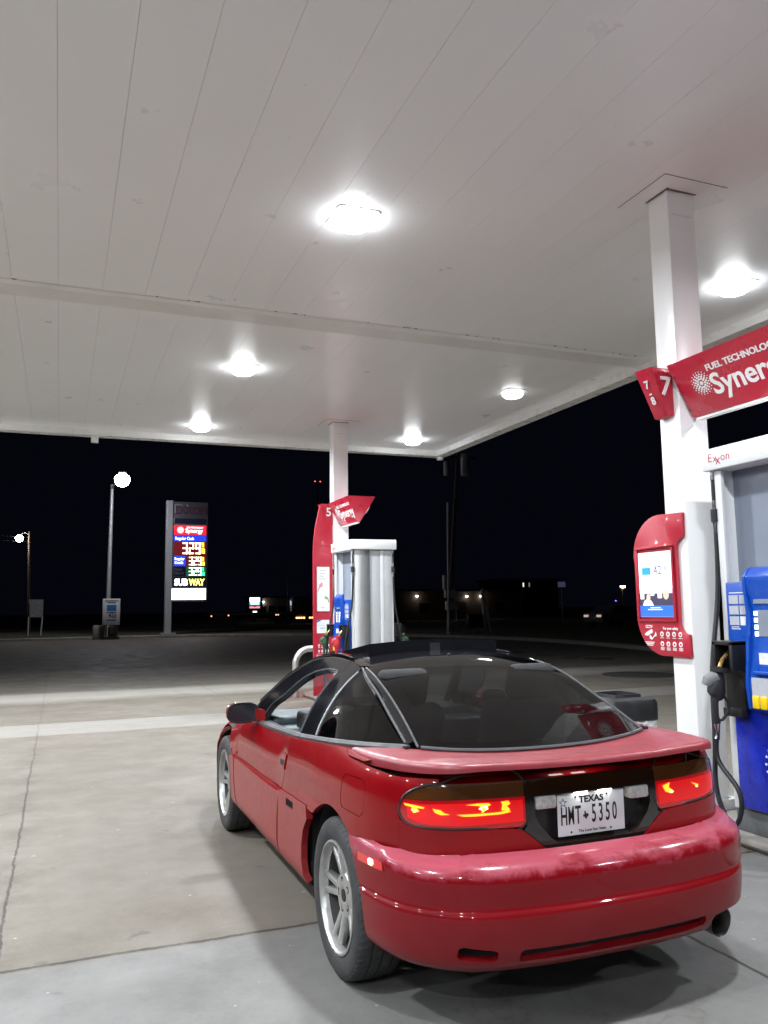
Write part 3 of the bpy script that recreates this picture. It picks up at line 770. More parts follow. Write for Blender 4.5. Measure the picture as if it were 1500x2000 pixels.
        b = MB(); q(b, -.09, .78, .09, .95, .08, .129); b.build('grade_panel', M_stg, t)
        for k in range(3):
            b = MB().use(M_yel); q(b, -.085+.06*k, .765, -.033+.06*k, .845, .122, .142); gb = b.build('grade_button', M_yel, t, bev=.01)
        for k in range(4):
            bt = MB(); x0 = -.065+.045*k
        # hoses and nozzles at both ends of the face
        for e, sy in enumerate((1, -1)):
            Mx = Matrix.Translation((sx*(hx+.03), sy*.30, 1.0)) @ (Matrix.Rotation(math.pi, 4, 'Z') if sx < 0 else Matrix.Identity(4))
            cov = nearcovers[e] if sx < 0 else nearcovers[1-e]
            endp = nozzle(t, Mx, cov[0], cov[1], 10)
            yy = sy*.445
            top = Vector((sx*.33, yy, 2.295))
            for d0, d1, ra, rb in ((0, .06, .018, .018), (.20, .26, .016, .016), (.345, .42, .02, .015)): MB().tube([top-Vector((0, 0, d0)), top-Vector((0, 0, d1))], [ra, rb], 10).build('hose_coupling', M_chrome, t)
            b = MB(); b.tube([top-Vector((0, 0, .26)), top-Vector((0, 0, .345))], .028, 12); b.build('breakaway', M_pblk, t)
            out = Vector((sx, 0, 0))
            sw = MB().tube([endp, endp-Vector((0, 0, .05)), endp+out*.012-Vector((0, 0, .10))], [.02, .015, .02], 10).build('swivel', M_chrome, t)
            e0 = endp+out*.012-Vector((0, 0, .10))
            hose(t, [top-Vector((0, 0, .05)), top-Vector((0, 0, .21))], .014)
            hose(t, [top-Vector((0, 0, .41)), top+out*.03-Vector((0, 0, .9)), Vector((sx*(hx+.10), yy-.01*sy, 1.0)), Vector((sx*(hx+.16), yy-.05*sy, .45)), Vector((sx*(hx+.20), yy-.12*sy, .14)), Vector((sx*(hx+.20), sy*.24, .05)), Vector((sx*(hx+.19), sy*.17, .22)), e0-Vector((0, 0, .12)), e0], .0155)
    for sx in (-1, 1):
        b = MB()
        F = frame(Vector((sx*.3705, 0, 0)), (0, sx, 0), (0, 0, 1))
        
        for ch, dx, dz, s_ in (('E', -.075, .006, .085), ('x', -.030, .0, .080), ('x', -.004, -.014, .095), ('o', .040, .0, .080), ('n', .082, .0, .080)): b.text(ch, s_, F @ Matrix.Translation((sx*.345+dx, 2.37+dz, .0)), .0015, .95, -.0008)
        b.build('hood_lettering', M_redd, t, smooth=False)
    return t
M_ngreen = mat('green_cover', (.02, .07, .03), .5); M_nred = mat('red_cover', (.45, .02, .03), .45); M_ngrey = mat('grey_cover', (.16, .165, .17), .5)
M_nbk = mat('nozzle_black', (.02, .02, .022), .5, var=.2)
fuel_dispenser(1.395, 'fuel dispenser with blue console at the near column, cut by the photo edge', [(M_ngrey, M_nbk), (M_nred, M_nbk)])
fuel_dispenser(9.62, 'fuel dispenser with grey ribbed end and red nozzle at the far column', [(M_ngreen, M_ngreen), (M_nred, M_nred)])

# ---------------------------------------------------------------- bin, hoop barrier, manholes
def trash_can():
    base = Vector((2.36, 2.25, .06)); t = thing('trash_can', 'black square litter bin with clear liner behind the car', 'litter bin', base)
    M_b = mat('bin_plastic', (.014, .014, .016), .42, var=.25, vscale=8, bump=.05)
    def ring(a, z, c=.05): return [(x, y, z) for x, y in arc(a-c, a-c, c, 0, 90, 3)+arc(-a+c, a-c, c, 90, 180, 3)+arc(-a+c, -a+c, c, 180, 270, 3)+arc(a-c, -a+c, c, 270, 360, 3)]
    def stack(b, rings):
        v = [p for r in rings for p in r]; n = len(rings[0])
        f = [(i*n+k, i*n+(k+1) % n, (i+1)*n+(k+1) % n, (i+1)*n+k) for i in range(len(rings)-1) for k in range(n)]
        return b.add(v, f+[list(range(n-1, -1, -1))])
    stack(MB(), [ring(.18, 0), ring(.195, .2), ring(.21, .535), ring(.20, .535), ring(.19, .1)]).build('bin_body', M_b, t)
    b = MB(); stack(b, [ring(.238, .525), ring(.238, .655), ring(.226, .685), ring(.150, .70), ring(.146, .725), ring(.132, .725), ring(.13, .68)])
    b.build('lid', M_b, t)
    M_l = mat('liner_film', (.50, .51, .53), .20, spec=1.0, coat=.6, var=.75, vscale=22, bump=1.0, bscale=38)
    v = []; n = 60; rr = random.Random(5)
    for j in range(5):
        for k in range(n):
            a = 2*math.pi*k/n; s = max(abs(math.cos(a)), abs(math.sin(a)))
            r = (.222/s if j else .215/s)*1.0; r = min(r, .285)+rr.uniform(-.004, .026)*(j > 0)
            v.append((r*math.cos(a), r*math.sin(a), .545-.036*j+(rr.uniform(-.025, .015) if j == 4 else 0)))
    b = MB().add(v, [(j*n+k, j*n+(k+1) % n, (j+1)*n+(k+1) % n, (j+1)*n+k) for j in range(4) for k in range(n)])
    b.build('liner_bag', M_l, t)
trash_can()
M_steel = mat('galvanised_pipe', (.50, .50, .47), .38, metal=.7, var=.12, vscale=5)
hp = [(1.90, 0)]+[(1.90, .55)]+[(2.15-.25*math.cos(a), .55+.27*math.sin(a)) for a in [R(10*k) for k in range(1, 9)]]+[(2.15, .82), (2.75, .82)]+[(2.75+.25*math.sin(a), .55+.27*math.cos(a)) for a in [R(10*k) for k in range(1, 10)]]+[(3.0, 0)]
o = MB().tube([(x-2.45, 0, z) for x, z in hp], .055, 14).build('hoop_barrier', M_steel, loc=(2.45, 10.45, 0))
tag(o, 'bent grey steel pipe barrier at the far island end', 'barrier')
M_iron = mat('cast_iron', (.035, .033, .032), .75, var=.3, vscale=12, bump=.5)
for x, y, r, lb in ((9.72, 11.12, .78, 'largest dark round manhole cover right of the litter bin'), (12.2, 15.9, .42, 'dark manhole cover rightmost of the far trio'), (11.75, 16.6, .27, 'small dark manhole cover in the middle of the far trio'), (11.78, 18.0, .30, 'small dark manhole cover leftmost of the far trio'), (11.68, 20.2, .62, 'wide dark manhole cover just beyond the car roof')):
    o = MB().lathe([(r, 0), (r, .012), (r*.94, .016), (r*.93, .008), (r*.9, .012), (0, .022)], 32).build('manhole_cover', M_iron, loc=(x, y, .001))
    tag(o, lb, 'manhole cover', 'manhole covers in the far forecourt')
# ================================================================ the red coupe
P_red = paint('red_paint', 0, .45); P_bump = paint('faded_bumper_paint', .75, .12, (.145, .0013, .0045)); P_clad = paint('dull_cladding_paint', 0, .7, (.20, .004, .008))
P_spoil = mat('chalky_red', (.21, .022, .031), .42, coat=.25, var=.10, vscale=7, coat_rough=.25)
M_black = mat('gloss_black', (.008, .008, .010), .10, spec=.25, coat=.7, var=.15, vscale=4, rvar=.04)
M_satin = mat('satin_black', (.018, .018, .02), .38, var=.2); M_under = mat('underbody_black', (.012, .011, .010), .9, var=.3)
M_trim = mat('weathered_rubber', (.045, .046, .05), .50, var=.25, vscale=15); M_silver = mat('grey_trim', (.34, .35, .37), .35, metal=.6, var=.15, vscale=9)
G_tint = glass('tinted_glass', (.05, .053, .057), .012, .85, .01); G_hatch = glass('hatch_glass', (.10, .105, .11), .010, .95, .012); G_clear = glass('clear_glass', (.80, .84, .83), .015, .9, .03)
M_int = mat('interior_grey', (.10, .115, .13), .6, var=.15); M_dash = mat('dash_vinyl', (.06, .078, .09), .5, var=.1); M_seat = mat('seat_cloth', (.02, .02, .022), .9, var=.2, vscale=30)
M_intblk = mat('interior_black', (.012, .012, .013), .55)
car = thing('car', 'red two-door sports coupe with black roof and lit tail lights parked under the canopy', 'car', (0, 0, 0))

def plan(pts):
    p = np.array(pts, float); full = np.concatenate([(p[1:4]*[-1, 1])[::-1], p])
    t = np.concatenate([[0], np.cumsum(np.linalg.norm(np.diff(full, axis=0), axis=1))]); t -= t[3]
    fx, fy = spline(t, full[:, 0]), spline(t, full[:, 1]); L = t[-1]
    ss = np.linspace(0, L, 4000); yy = fy(ss)
    i0 = 0; i1 = len(ss)-1
    def s_of_y(y): return np.interp(y, yy, ss)
    def s_of_x(x):   # rear half only
        k = ss < s_of_y(.0); return np.interp(x, fx(ss[k]), ss[k])
    return dict(fx=fx, fy=fy, L=L, s_of_y=s_of_y, s_of_x=s_of_x)
front = [(.846, .5), (.846, 1.2), (.843, 1.9), (.840, 2.45), (.812, 2.8), (.745, 3.05), (.65, 3.21), (.50, 3.33), (.28, 3.40), (0, 3.415)]
PL_low = plan([(0, -.845), (.25, -.838), (.45, -.812), (.58, -.775), (.68, -.712), (.755, -.625), (.802, -.52), (.830, -.39), (.843, -.2), (.846, 0)]+front)
PL_up = plan([(0, -.69), (.30, -.68), (.45, -.66), (.57, -.63), (.66, -.588), (.735, -.515), (.785, -.42), (.816, -.30), (.836, -.12), (.845, .05)]+front)
def surf(PL, stations, dc=None):
    ys = np.array([q[0] for q in stations]); fs = [pchip([a for a, _ in q[1]], [b for _, b in q[1]]) for q in stations]
    us = PL['s_of_y'](ys)
    def S(u, v):
        u = np.asarray(u, float); v = np.asarray(v, float); sg = np.where(u < 0, -1., 1.); a = np.abs(u)
        x, y = PL['fx'](a), PL['fy'](a); e = 1e-3
        tx, ty = PL['fx'](a+e)-PL['fx'](a-e), PL['fy'](a+e)-PL['fy'](a-e); l = np.hypot(tx, ty); nx, ny = ty/l, -tx/l
        z = v
        if dc is not None: z = v-dc(y)*np.clip((v-.3)/.25, 0, 1)
        off = np.zeros_like(a)
        k = np.clip(np.searchsorted(us, a)-1, 0, len(us)-2)
        for i in range(len(us)-1):
            m = k == i
            if m.any():
                t = np.clip((a[m]-us[i])/(us[i+1]-us[i]), 0, 1); t = t*t*(3-2*t)
                off[m] = fs[i](z[m])*(1-t)+fs[i+1](z[m])*t
        return np.stack([(x-nx*off)*sg, y-ny*off, v], -1)
    return S
lin = lambda pts: (lambda v, q=sorted(pts): np.interp(v, [p[0] for p in q], [p[1] for p in q]))
crease_dz = lin([(2.3, -.020), (1.95, -.006), (1.33, .0), (.75, .014), (.285, .032)])
pr_door = [(.20, .075), (.235, .045), (.262, .020), (.30, .004), (.36, 0), (.45, 0), (.570, .001), (.583, .003), (.592, .013), (.605, .0155), (.66, .020), (.72, .029), (.78, .050), (.83, .080), (.87, .118), (.97, .24)]
pr_quar = [(.20, .075), (.235, .045), (.262, .020), (.30, .004), (.36, 0), (.45, 0), (.580, .001), (.605, .004), (.625, .008), (.70, .009), (.77, .019), (.83, .040), (.88, .068), (.91, .092), (.94, .128), (.98, .20)]
pr_quar2 = [(.20, .07), (.26, .02), (.32, 0), (.60, 0), (.64, .001), (.70, .003), (.76, .009), (.81, .020), (.85, .036), (.88, .057), (.90, .080), (.93, .12), (.97, .2)]
pr_tail = [(.20, .05), (.55, .002), (.66, 0), (.72, .002), (.77, .006), (.82, .014), (.85, .025), (.868, .038), (.885, .060), (.90, .095), (.95, .2)]
pr_fend = [(.20, .075), (.235, .045), (.262, .020), (.30, .004), (.36, 0), (.45, 0), (.565, .001), (.585, .010), (.63, .016), (.67, .034), (.71, .070), (.74, .115), (.77, .18), (.80, .27), (.9, .5)]
pr_nose = [(.20, .10), (.30, .02), (.45, 0), (.55, .02), (.62, .08), (.67, .18), (.72, .30), (.9, .6)]
SU = surf(PL_up, [(-.689, pr_tail), (-.50, pr_tail), (-.22, pr_quar2), (.15, pr_quar), (.70, pr_quar), (1.0, pr_door), (1.9, pr_door), (2.55, pr_fend), (3.41, pr_nose)], crease_dz)
pr_bs = [(.20, .11), (.245, .060), (.268, .030), (.30, .012), (.35, .004), (.42, .002), (.455, .0015), (.461, .007), (.470, .007), (.477, .0), (.53, 0), (.585, .0025), (.610, .008), (.625, .016), (.634, .028), (.640, .05)]
pr_br = [(.20, .13), (.245, .075), (.268, .036), (.30, .018), (.35, .008), (.42, .003), (.455, .003), (.461, .006), (.466, .006), (.472, .002), (.555, .0005), (.584, .007), (.601, .021), (.611, .044), (.617, .085), (.622, .16)]
SL = surf(PL_low, [(-.8449, pr_br), (-.70, pr_br), (-.45, pr_bs), (.4, pr_bs), (3.4, pr_bs)])
sy = lambda y: float(PL_up['s_of_y'](y)); sx_ = lambda x: float(PL_up['s_of_x'](x)); ly = lambda y: float(PL_low['s_of_y'](y)); lx = lambda x: float(PL_low['s_of_x'](x))
zb = lin([(2.3, .785), (2.1, .795), (1.9, .805), (1.68, .814), (1.27, .837), (.73, .859), (.08, .913), (-.27, .936), (-.5, .94)])
def U(pts, sd, S='u'): f = sy if S == 'u' else ly; return [(sd*f(y), z) for y, z in pts]
def circ(cy, cz, r, a0, a1, n=14): return [(cy+r*math.cos(R(a0+(a1-a0)*i/n)), cz+r*math.sin(R(a0+(a1-a0)*i/n))) for i in range(n+1)]
zc = lambda y: .592+float(crease_dz(y))
AR, AF = (0.0, .312, .372), (2.462, .318, .372)
g = .0022
for sd in (-1, 1):
    # door above and below the moulding line
    beltpts = [(y, float(zb(y))-.002) for y in np.linspace(.727, 1.93, 14)]
    up = beltpts+[(1.955, .77), (2.0, .69), (2.02, .64), (2.022, zc(2.02)-.018)]+[(y, zc(y)-.018) for y in np.linspace(1.9, .9, 8)]+[(.814, zc(.81)-.018), (.795, .63), (.755, .70), (.73, .775)]
    d1 = panel('door', SU, [U(up, sd)], P_red, car, .03, .02)
    low = [(y, zc(y)-.007) for y in np.linspace(.824, 2.0, 10)]+[(2.002, .50), (1.985, .42), (1.93, .32), (1.865, .243)]+[(y, .247) for y in np.linspace(1.7, 1.0, 6)]+[(.866, .252), (.873, .34), (.869, .45), (.85, .53)]
    panel('door_cladding', SU, [U(low, sd)], P_clad, car, .03, .02, off=.004)
    # front fender: nose side of the door, around the arch
    arch = circ(AF[0], AF[1], AF[2], 188, 5, 20)
    fen = [(2.0, float(zb(2.0))-.03), (1.962, .77), (2.006, .69), (2.027, .64), (2.029, zc(2.02)-.018)]
    fen += [(2.10, zc(2.1)-.018)]+[p for p in arch if p[1] > zc(2.1)-.02 and p[0] < 2.462]+[p for p in arch if p[0] >= 2.462]+[(2.85, .30), (3.05, .30), (3.2, .35), (3.2, .62), (2.9, .70), (2.5, .765), (2.2, .782)]
    panel('front_fender', SU, [U(fen, sd)], P_red, car, .03, .02)
    fc = [(2.022, zc(2.02)-.006), (2.10, zc(2.1)-.008)]+[p for p in arch if p[0] < 2.2 and p[1] < zc(2.1)-.02][::-1]+[(2.08, .245), (1.895, .238), (1.955, .32), (2.005, .42), (2.02, .50)]
    panel('fender_cladding', SU, [U(fc, sd)], P_clad, car, .03, .02, off=.004)
    # quarter panel with the fuel flap opening
    ra = circ(AR[0], AR[1], AR[2], 52, 128, 14)     # over the wheel, from front to rear in y decreasing
    ra_f = circ(0, AR[1], AR[2], 0, 51, 8)
    fuel = [(-.135, .705), (-.115, .725), (-.115, .815), (-.14, .838), (-.30, .842), (-.325, .82), (-.325, .725), (-.30, .702)]
    qz = lambda y: float(zb(y))-.002
    q = [(y, qz(y)) for y in np.linspace(.721, -.02, 10)]+[(-.10, .898), (-.25, .893), (-.40, .888), (-.50, .880)]
    q = [p for p in q]
    # lens-side edge is given in s because the corner turns
    qs = [(sd*sy(y), z) for y, z in q]
    so = sy(-.512)
    lens_out = [(so-.155, .880), (so-.155, .868), (so-.10, .862), (so-.055, .848), (so-.018, .826), (so+.004, .795), (so+.006, .755), (so+.0, .738), (so+.002, .70), (so+.004, .629)]
    qs += [(sd*a, b) for a, b in lens_out]
    qs += [(sd*sy(y), .631) for y in (-.45, -.40, -.30)]+[(sd*sy(y), z) for y, z in ra[::-1] if z > .595]
    y_e = [p for p in ra if p[1] > .595][0][0]
    qs += [(sd*sy(y), zc(y)-.02) for y in np.linspace(y_e+.005, .80, 8)]+[(sd*sy(y), z) for y, z in ((.789, .63), (.748, .70), (.723, .775))]
    panel('quarter_panel', SU, [qs, [(sd*sy(y), z) for y, z in fuel]], P_red, car, .025, .022)
    if sd < 0: panel('fuel_flap', SU, [[(sd*sy(-.22+(y+.22)*.97), .77+(z-.77)*.965) for y, z in fuel]], P_red, car, .03, .012, off=-.001)
    else: panel('quarter_insert', SU, [[(sd*sy(y), z) for y, z in fuel]], P_red, car, .03, 0)
    qc = [(.832, zc(.81)-.006)]+[(y, zc(y)-.006) for y in (.7, .55, .42, .33)]+[(.31, .560), (.372, .50), (.398, .43), (.402, .36), (.385, .30), (.37, .262)]+[(.55, .252), (.84, .250), (.846, .34), (.844, .45), (.838, .54)]
    vent = [(.685, .546), (.555, .552), (.555, .581), (.685, .575)]
    panel('quarter_cladding', SU, [U(qc, sd), U(vent, sd)], P_clad, car, .03, .03, off=.0045)
    # louvre behind the vent
    vb = MB()
    for k in range(6):
        y = .555+.0225*k+.01
        p = SU(np.array([sd*sy(y)]), np.array([.564]))[0]
        vb.box(p[0]-.004 if sd > 0 else p[0]-.006, p[0]+.006 if sd > 0 else p[0]+.004, y-.002, y+.002, .546, .581)
    p = SU(np.array([sd*sy(.62)]), np.array([.564]))[0]
    vb.use(M_under).box(min(p[0], p[0]-sd*.03), max(p[0]-sd*.012, p[0]-sd*.03), .54, .70, .535, .59)
    vb.mats = [M_satin] if not vb.mats else vb.mats
    vb.build('side_vent', M_satin, car, smooth=False)
    # side marker on the bumper flank
    panel('side_marker', SL, [[(sd*ly(y), z) for y, z in ((-.335, .558), (-.335, .588), (-.505, .590), (-.515, .56))]], mat('marker_red', (.35, .01, .012), .15, coat=.8, emit=(.8, .01, .02), estr=.20), car, .02, 0, off=.0035)
    panel('marker_bulb', SL, [[(sd*ly(y), z) for y, z in ((-.425, .563), (-.418, .578), (-.43, .587), (-.455, .586), (-.46, .572), (-.45, .562))]], emis('marker_glow', (1, .45, .22), 2.2), car, .01, 0, off=.005)
    # tail lamps
    inn = sx_(.300)
    lens = [(so-.155, .862), (so-.10, .857), (so-.057, .843), (so-.022, .822), (so-.003, .793), (so, .758), (so-.010, .739), (so-.035, .722), (so-.08, .714), (so-.14, .711), (so-.22, .706), (so-.32, .703), (inn+.012, .701), (inn, .712), (inn, .862)]
    split = .806
    red = [p for p in lens if p[1] < split]; red = [(so-.008, split)]+red+[(inn, split)]
    amb = [(inn, split+.002)]+[p for p in lens if p[1] > split][::-1][0:]+[(so-.010, split+.002)]
    amb = [(inn, split+.002), (inn, .862)]+[p for p in lens if p[1] > split][:-1]+[(so-.010, split+.002)]
    ins = lambda poly, d: poly
    lamp = panel('tail_lamp', SU, [[(sd*a, b) for a, b in red]], None or mat('lens_red', (.30, .004, .008), .12, coat=1.0, emit=(1, .0, .006), estr=.16, var=.3, vscale=25), car, .02, .012, off=-.002)
    panel('indicator_lens', SU, [[(sd*a, b) for a, b in amb]], mat('lens_smoked_amber', (.115, .034, .006), .08, coat=1.0, var=.25, vscale=8, rvar=.02), lamp, .02, .012, off=-.002)
    gl = emis('lamp_glow', (1, .30, .012), 1.7); gl2 = emis('lamp_filament', (1, .70, .25), 3.0); gr = emis('lamp_red_glow', (1, .001, .004), .28)
    k_ = -1 if sd < 0 else -1
    W = so-inn
    def spot(name, pts, m, o=.0024): panel(name, SU, [[(sd*(so-W*a), b) for a, b in pts]], m, lamp, .008, 0, off=o)
    spot('glow_zone', [(.06, .79), (.30, .795), (.98, .796), (.98, .72), (.45, .717), (.20, .725), (.07, .745)], gr, .0008)
    if sd < 0:
        spot('reflector_glow', [(.04, .793), (.13, .789), (.21, .783), (.20, .778), (.15, .779), (.17, .768), (.13, .762), (.10, .772), (.11, .781), (.05, .786)], gl)
        spot('reflector_glow', [(.27, .779), (.33, .774), (.36, .763), (.40, .758), (.33, .757), (.285, .766)], gl)
        spot('reflector_glow', [(.45, .757), (.55, .757), (.76, .758), (.86, .762), (.88, .757), (.80, .751), (.60, .749), (.50, .750)], gl)
        spot('reflector_glow', [(.52, .789), (.62, .793), (.70, .792), (.72, .785), (.68, .779), (.66, .760), (.64, .760), (.65, .782), (.60, .785)], gl)
        spot('reflector_glow', [(.80, .794), (.86, .796), (.875, .785), (.845, .778), (.87, .766), (.86, .760), (.80, .764), (.81, .785)], gl)
        spot('filament', [(.62, .774), (.65, .785), (.69, .784), (.695, .772), (.66, .766)], gl2); spot('filament', [(.105, .772), (.13, .776), (.15, .769), (.125, .762)], gl2)
    else:
        spot('reflector_glow', [(.93, .786), (.84, .795), (.86, .778), (.80, .758), (.83, .752), (.90, .762)], gl)
        spot('reflector_glow', [(.58, .781), (.56, .776), (.53, .768), (.49, .757), (.47, .766), (.53, .774)], gl)
        spot('filament', [(.86, .762), (.83, .766), (.81, .757), (.84, .754)], gl2); spot('filament', [(.505, .764), (.485, .760), (.495, .755), (.52, .760)], gl2)
    panel('lamp_cover', SU, [[(sd*a, b) for a, b in lens]], G_clear, lamp, .02, 0, off=.0055)
    # thin black seal round the lamp
    pts = SU(np.array([sd*a for a, b in lens+[lens[0]]]), np.array([b for a, b in lens+[lens[0]]]))
    ring = smoothpoly([tuple(p) for p in pts], .02)
    MB().tube([tuple(p) for p in ring], .0042, 6, cap=False).build('lamp_seal', M_satin, lamp)
    # belt mouldings
    XB = None

# body-coloured panel under the lamps, cut away for the black plate panel
so = sy(-.512); inn = sx_(.300); a1 = sx_(.318); a2 = sx_(.205)
for sd in (-1, 1):
    rp = [(so-.004, .735), (so-.04, .717), (so-.09, .709), (so-.16, .705), (so-.30, .700), (sx_(.36), .697), (a1, .690), (sx_(.28), .662), (sx_(.24), .628), (a2, .604), (sx_(.20), .600), (so-.2, .598), (so-.02, .620), (so, .636)]
    panel('rear_panel', SU, [[(sd*a, b) for a, b in rp]], P_red, car, .025, .012, off=.006)
GX = lambda x: math.copysign(sx_(abs(x)), x)
gar = [(-.298, .863), (.298, .863), (.298, .70), (.31, .688), (.275, .662), (.235, .628), (.20, .600), (-.20, .600), (-.235, .628), (-.275, .662), (-.31, .688), (-.298, .70)]
rec = [(-.262, .802), (.262, .802), (.262, .735), (.245, .70), (.20, .65), (.165, .628), (-.165, .628), (-.20, .65), (-.245, .70), (-.262, .735)]
P_gar = mat('smoked_panel', (.012, .009, .008), .08, coat=1.0, var=.2)
garn = panel('plate_panel', SU, [[(GX(x), z) for x, z in gar], [(GX(x), z) for x, z in rec]], P_gar, car, .025, .07, off=.002)
MB().box(-.28, .28, -.628, -.620, .61, .815).build('recess_back', M_satin, garn)
panel('upper_band', SU, [[(GX(x), z) for x, z in ((-.294, .812), (.294, .812), (.294, .860), (-.294, .860))]], mat('smoked_amber_band', (.018, .007, .003), .07, coat=1, var=.3, vscale=6, rvar=.02), garn, .03, 0, off=.0035)
M_rev = mat('ribbed_clear_lens', (.50, .50, .50), .22, coat=.8, var=.25, vscale=60, bump=.6, bscale=160)
for sd in (-1, 1):
    MB().box(min(sd*.166, sd*.258), max(sd*.166, sd*.258), -.688, -.64, .752, .803).build('reverse_lamp', M_rev, car, bev=.012)
# plate
plate = MB().box(-.1525, .1525, -.664, -.660, .640, .792).build('license_plate', mat('plate_silver', (.84, .89, .93), .5, metal=.0, var=.06, vscale=8), car, bev=.004)
PF = frame(Vector((0, -.6642, .716)), (1, 0, 0), (0, 0, 1)); M_pl = mat('plate_black', (.015, .015, .018), .5, var=0)
b = MB()
b.text('TEXAS', .034, PF @ Matrix.Translation((0, .052, 0)), .0008, 1.12, .0012)
for ch, cx_ in zip('HMT5350', (-.131, -.099, -.068, .004, .036, .068, .100)): b.text(ch, .094, PF @ Matrix.Translation((cx_+.006, -.006, 0)), .0008, .40 if ch == 'M' else .47, .0012)
b.text('The Lone Star State', .0135, PF @ Matrix.Translation((0, -.062, 0)), .0006, 1.15, .0002)
st = [((.017 if k % 2 == 0 else .0065)*math.cos(R(90+36*k)), (.017 if k % 2 == 0 else .0065)*math.sin(R(90+36*k))) for k in range(10)]
for a, c in zip(st, st[1:]+st[:1]): b.tube([PF @ Vector((a[0]-.128, a[1]+.046, 0)), PF @ Vector((c[0]-.128, c[1]+.046, 0))], .0011, 5)
tx = [(-.012, .002), (-.005, .002), (-.005, .014), (.001, .014), (.001, .006), (.012, .004), (.013, -.004), (.006, -.009), (.003, -.016), (-.002, -.012), (-.005, -.006), (-.009, -.008)]
b.prism([(x-.028, y-.006) for x, y in tx], 0, .0008, PF)
for x in (-.055, .055): b.lathe([(.0045, 0), (.0045, .0012), (0, .0016)], 10, PF @ Matrix.Translation((x*1.3, .064, 0)))
for x in (-.095, .085): b.lathe([(.004, 0), (.004, .0012), (0, .0016)], 10, PF @ Matrix.Translation((x, -.063, 0)))
b.build('plate_lettering', M_pl, plate, smooth=False)
for x in (-.05, .06): MB().box(x-.03, x+.03, -.672, -.645, .797, .805).build('plate_lamp', emis('plate_lamp_glow', (1, .90, .76), 12), car)

# bumper: one wrap-round moulding with the slots in its lower lip
def bp(y, z, sd): return (sd*ly(y), z)
L_ = [bp(-.185, .6385, -1)]+[(-ly(y), z) for y, z in circ(0, .312, .374, 120, 185, 14)[0:] if z < .63]+[bp(-.365, .258, -1)]
bot = [(-ly(-.45), .258), (-ly(-.60), .256), (-lx(.70), .254), (-lx(.5), .252), (-lx(.2), .250), (lx(.2), .250), (lx(.42), .252)]
notch = [(lx(.435), .30), (lx(.45), .318), (lx(.52), .326), (ly(-.62), .328), (ly(-.60), .318), (ly(-.585), .285), (ly(-.5), .28)]
Rr = [(ly(-.362), .285)]+[(ly(y), z) for y, z in circ(0, .312, .374, 185, 120, 14) if .285 < z < .63]+[bp(-.185, .6385, 1)]
top = [(ly(-.35), .6375), (ly(-.50), .634), (lx(.72), .626), (lx(.55), .6205), (lx(.3), .6205), (0, .6205), (-lx(.3), .6205), (-lx(.55), .6205), (-lx(.72), .626), (-ly(-.50), .634), (-ly(-.35), .6375)]
slot = [(-lx(.415), .325), (-lx(.42), .300), (-lx(.41), .292), (lx(.30), .290), (lx(.385), .296), (lx(.40), .312), (lx(.39), .330), (-lx(.40), .333)]
slot2 = [(-lx(.625), .345), (-lx(.632), .318), (-lx(.62), .308), (-lx(.51), .298), (-lx(.497), .306), (-lx(.495), .328), (-lx(.505), .337), (-lx(.61), .352)]
panel('rear_bumper', SL, [L_+bot+notch+Rr+top, slot, slot2], P_bump, car, .022, .03)
MB().box(-.62, .62, -.68, -.60, .27, .60).build('bumper_core', M_under, car)
# exhaust tip
ax = Vector((.13, -1, -.07)).normalized(); tipc = Vector((.60, -.665, .228))
Mx = ax.to_track_quat('Z', 'Y').to_matrix().to_4x4(); Mx.translation = tipc-ax*.28
ex = MB().lathe([(.045, 0), (.050, .10), (.058, .15), (.060, .275), (.0585, .28), (.056, .275), (.054, .16)], 28, Mx, cap=False)
ex.build('exhaust_tip', mat('sooty_chrome', (.30, .29, .28), .32, metal=1, var=.3, vscale=8), car)
MB().lathe([(.056, .165), (0, .165)], 24, Mx, cap=False).build('exhaust_bore', M_under, car)

# ---------------------------------------------------------------- spoiler and rear deck
def tps(P, z):
    P = np.array(P, float); n = len(P)
    d = np.linalg.norm(P[:, None]-P[None], axis=-1); K = np.where(d > 0, d*d*np.log(np.maximum(d, 1e-9)), 0)
    A = np.zeros((n+3, n+3)); A[:n, :n] = K+np.eye(n)*1e-4; A[:n, n] = 1; A[:n, n+1:] = P; A[n, :n] = 1; A[n+1:, :n] = P.T
    c = np.linalg.solve(A, np.concatenate([z, [0, 0, 0]]))
    def f(x, y):
        d = np.sqrt((np.asarray(x)[..., None]-P[:, 0])**2+(np.asarray(y)[..., None]-P[:, 1])**2); K = np.where(d > 0, d*d*np.log(np.maximum(d, 1e-9)), 0)
        return K @ c[:n]+c[n]+c[n+1]*np.asarray(x)+c[n+2]*np.asarray(y)
    return f
half = [(0, -.37, .908), (.28, -.355, .914), (.5, -.315, .930), (.575, -.28, .938), (.65, -.16, .932), (.735, -.03, .917), (.735, -.25, .925), (.695, -.45, .932), (.615, -.655, .944), (.35, -.735, .946), (0, -.765, .946), (.3, -.55, .925), (0, -.56, .922)]
fz = tps([(s*x, y) for x, y, z in half for s in ((-1, 1) if x else (1,))], [z for x, y, z in half for s in ((-1, 1) if x else (1,))])
rt = smoothpoly([(.742, .02), (.752, -.10), (.740, -.28), (.708, -.44), (.660, -.575), (.638, -.620)], .02)
rt2 = smoothpoly([(.638, -.620), (.617, -.650), (.585, -.678), (.48, -.708), (.25, -.742), (0, -.757)], .02)
inner = [(-.575, -.282), (-.5, -.317), (-.28, -.356), (0, -.372), (.28, -.356), (.5, -.317), (.575, -.282), (.66, -.15)]
out = [tuple(p) for p in rt]+[tuple(p) for p in rt2[1:]]; out = out+[(-x, y) for x, y in out[::-1][1:]]
lp = inner+out+[(-.66, -.15)]
lpn = resample(lp, .015)
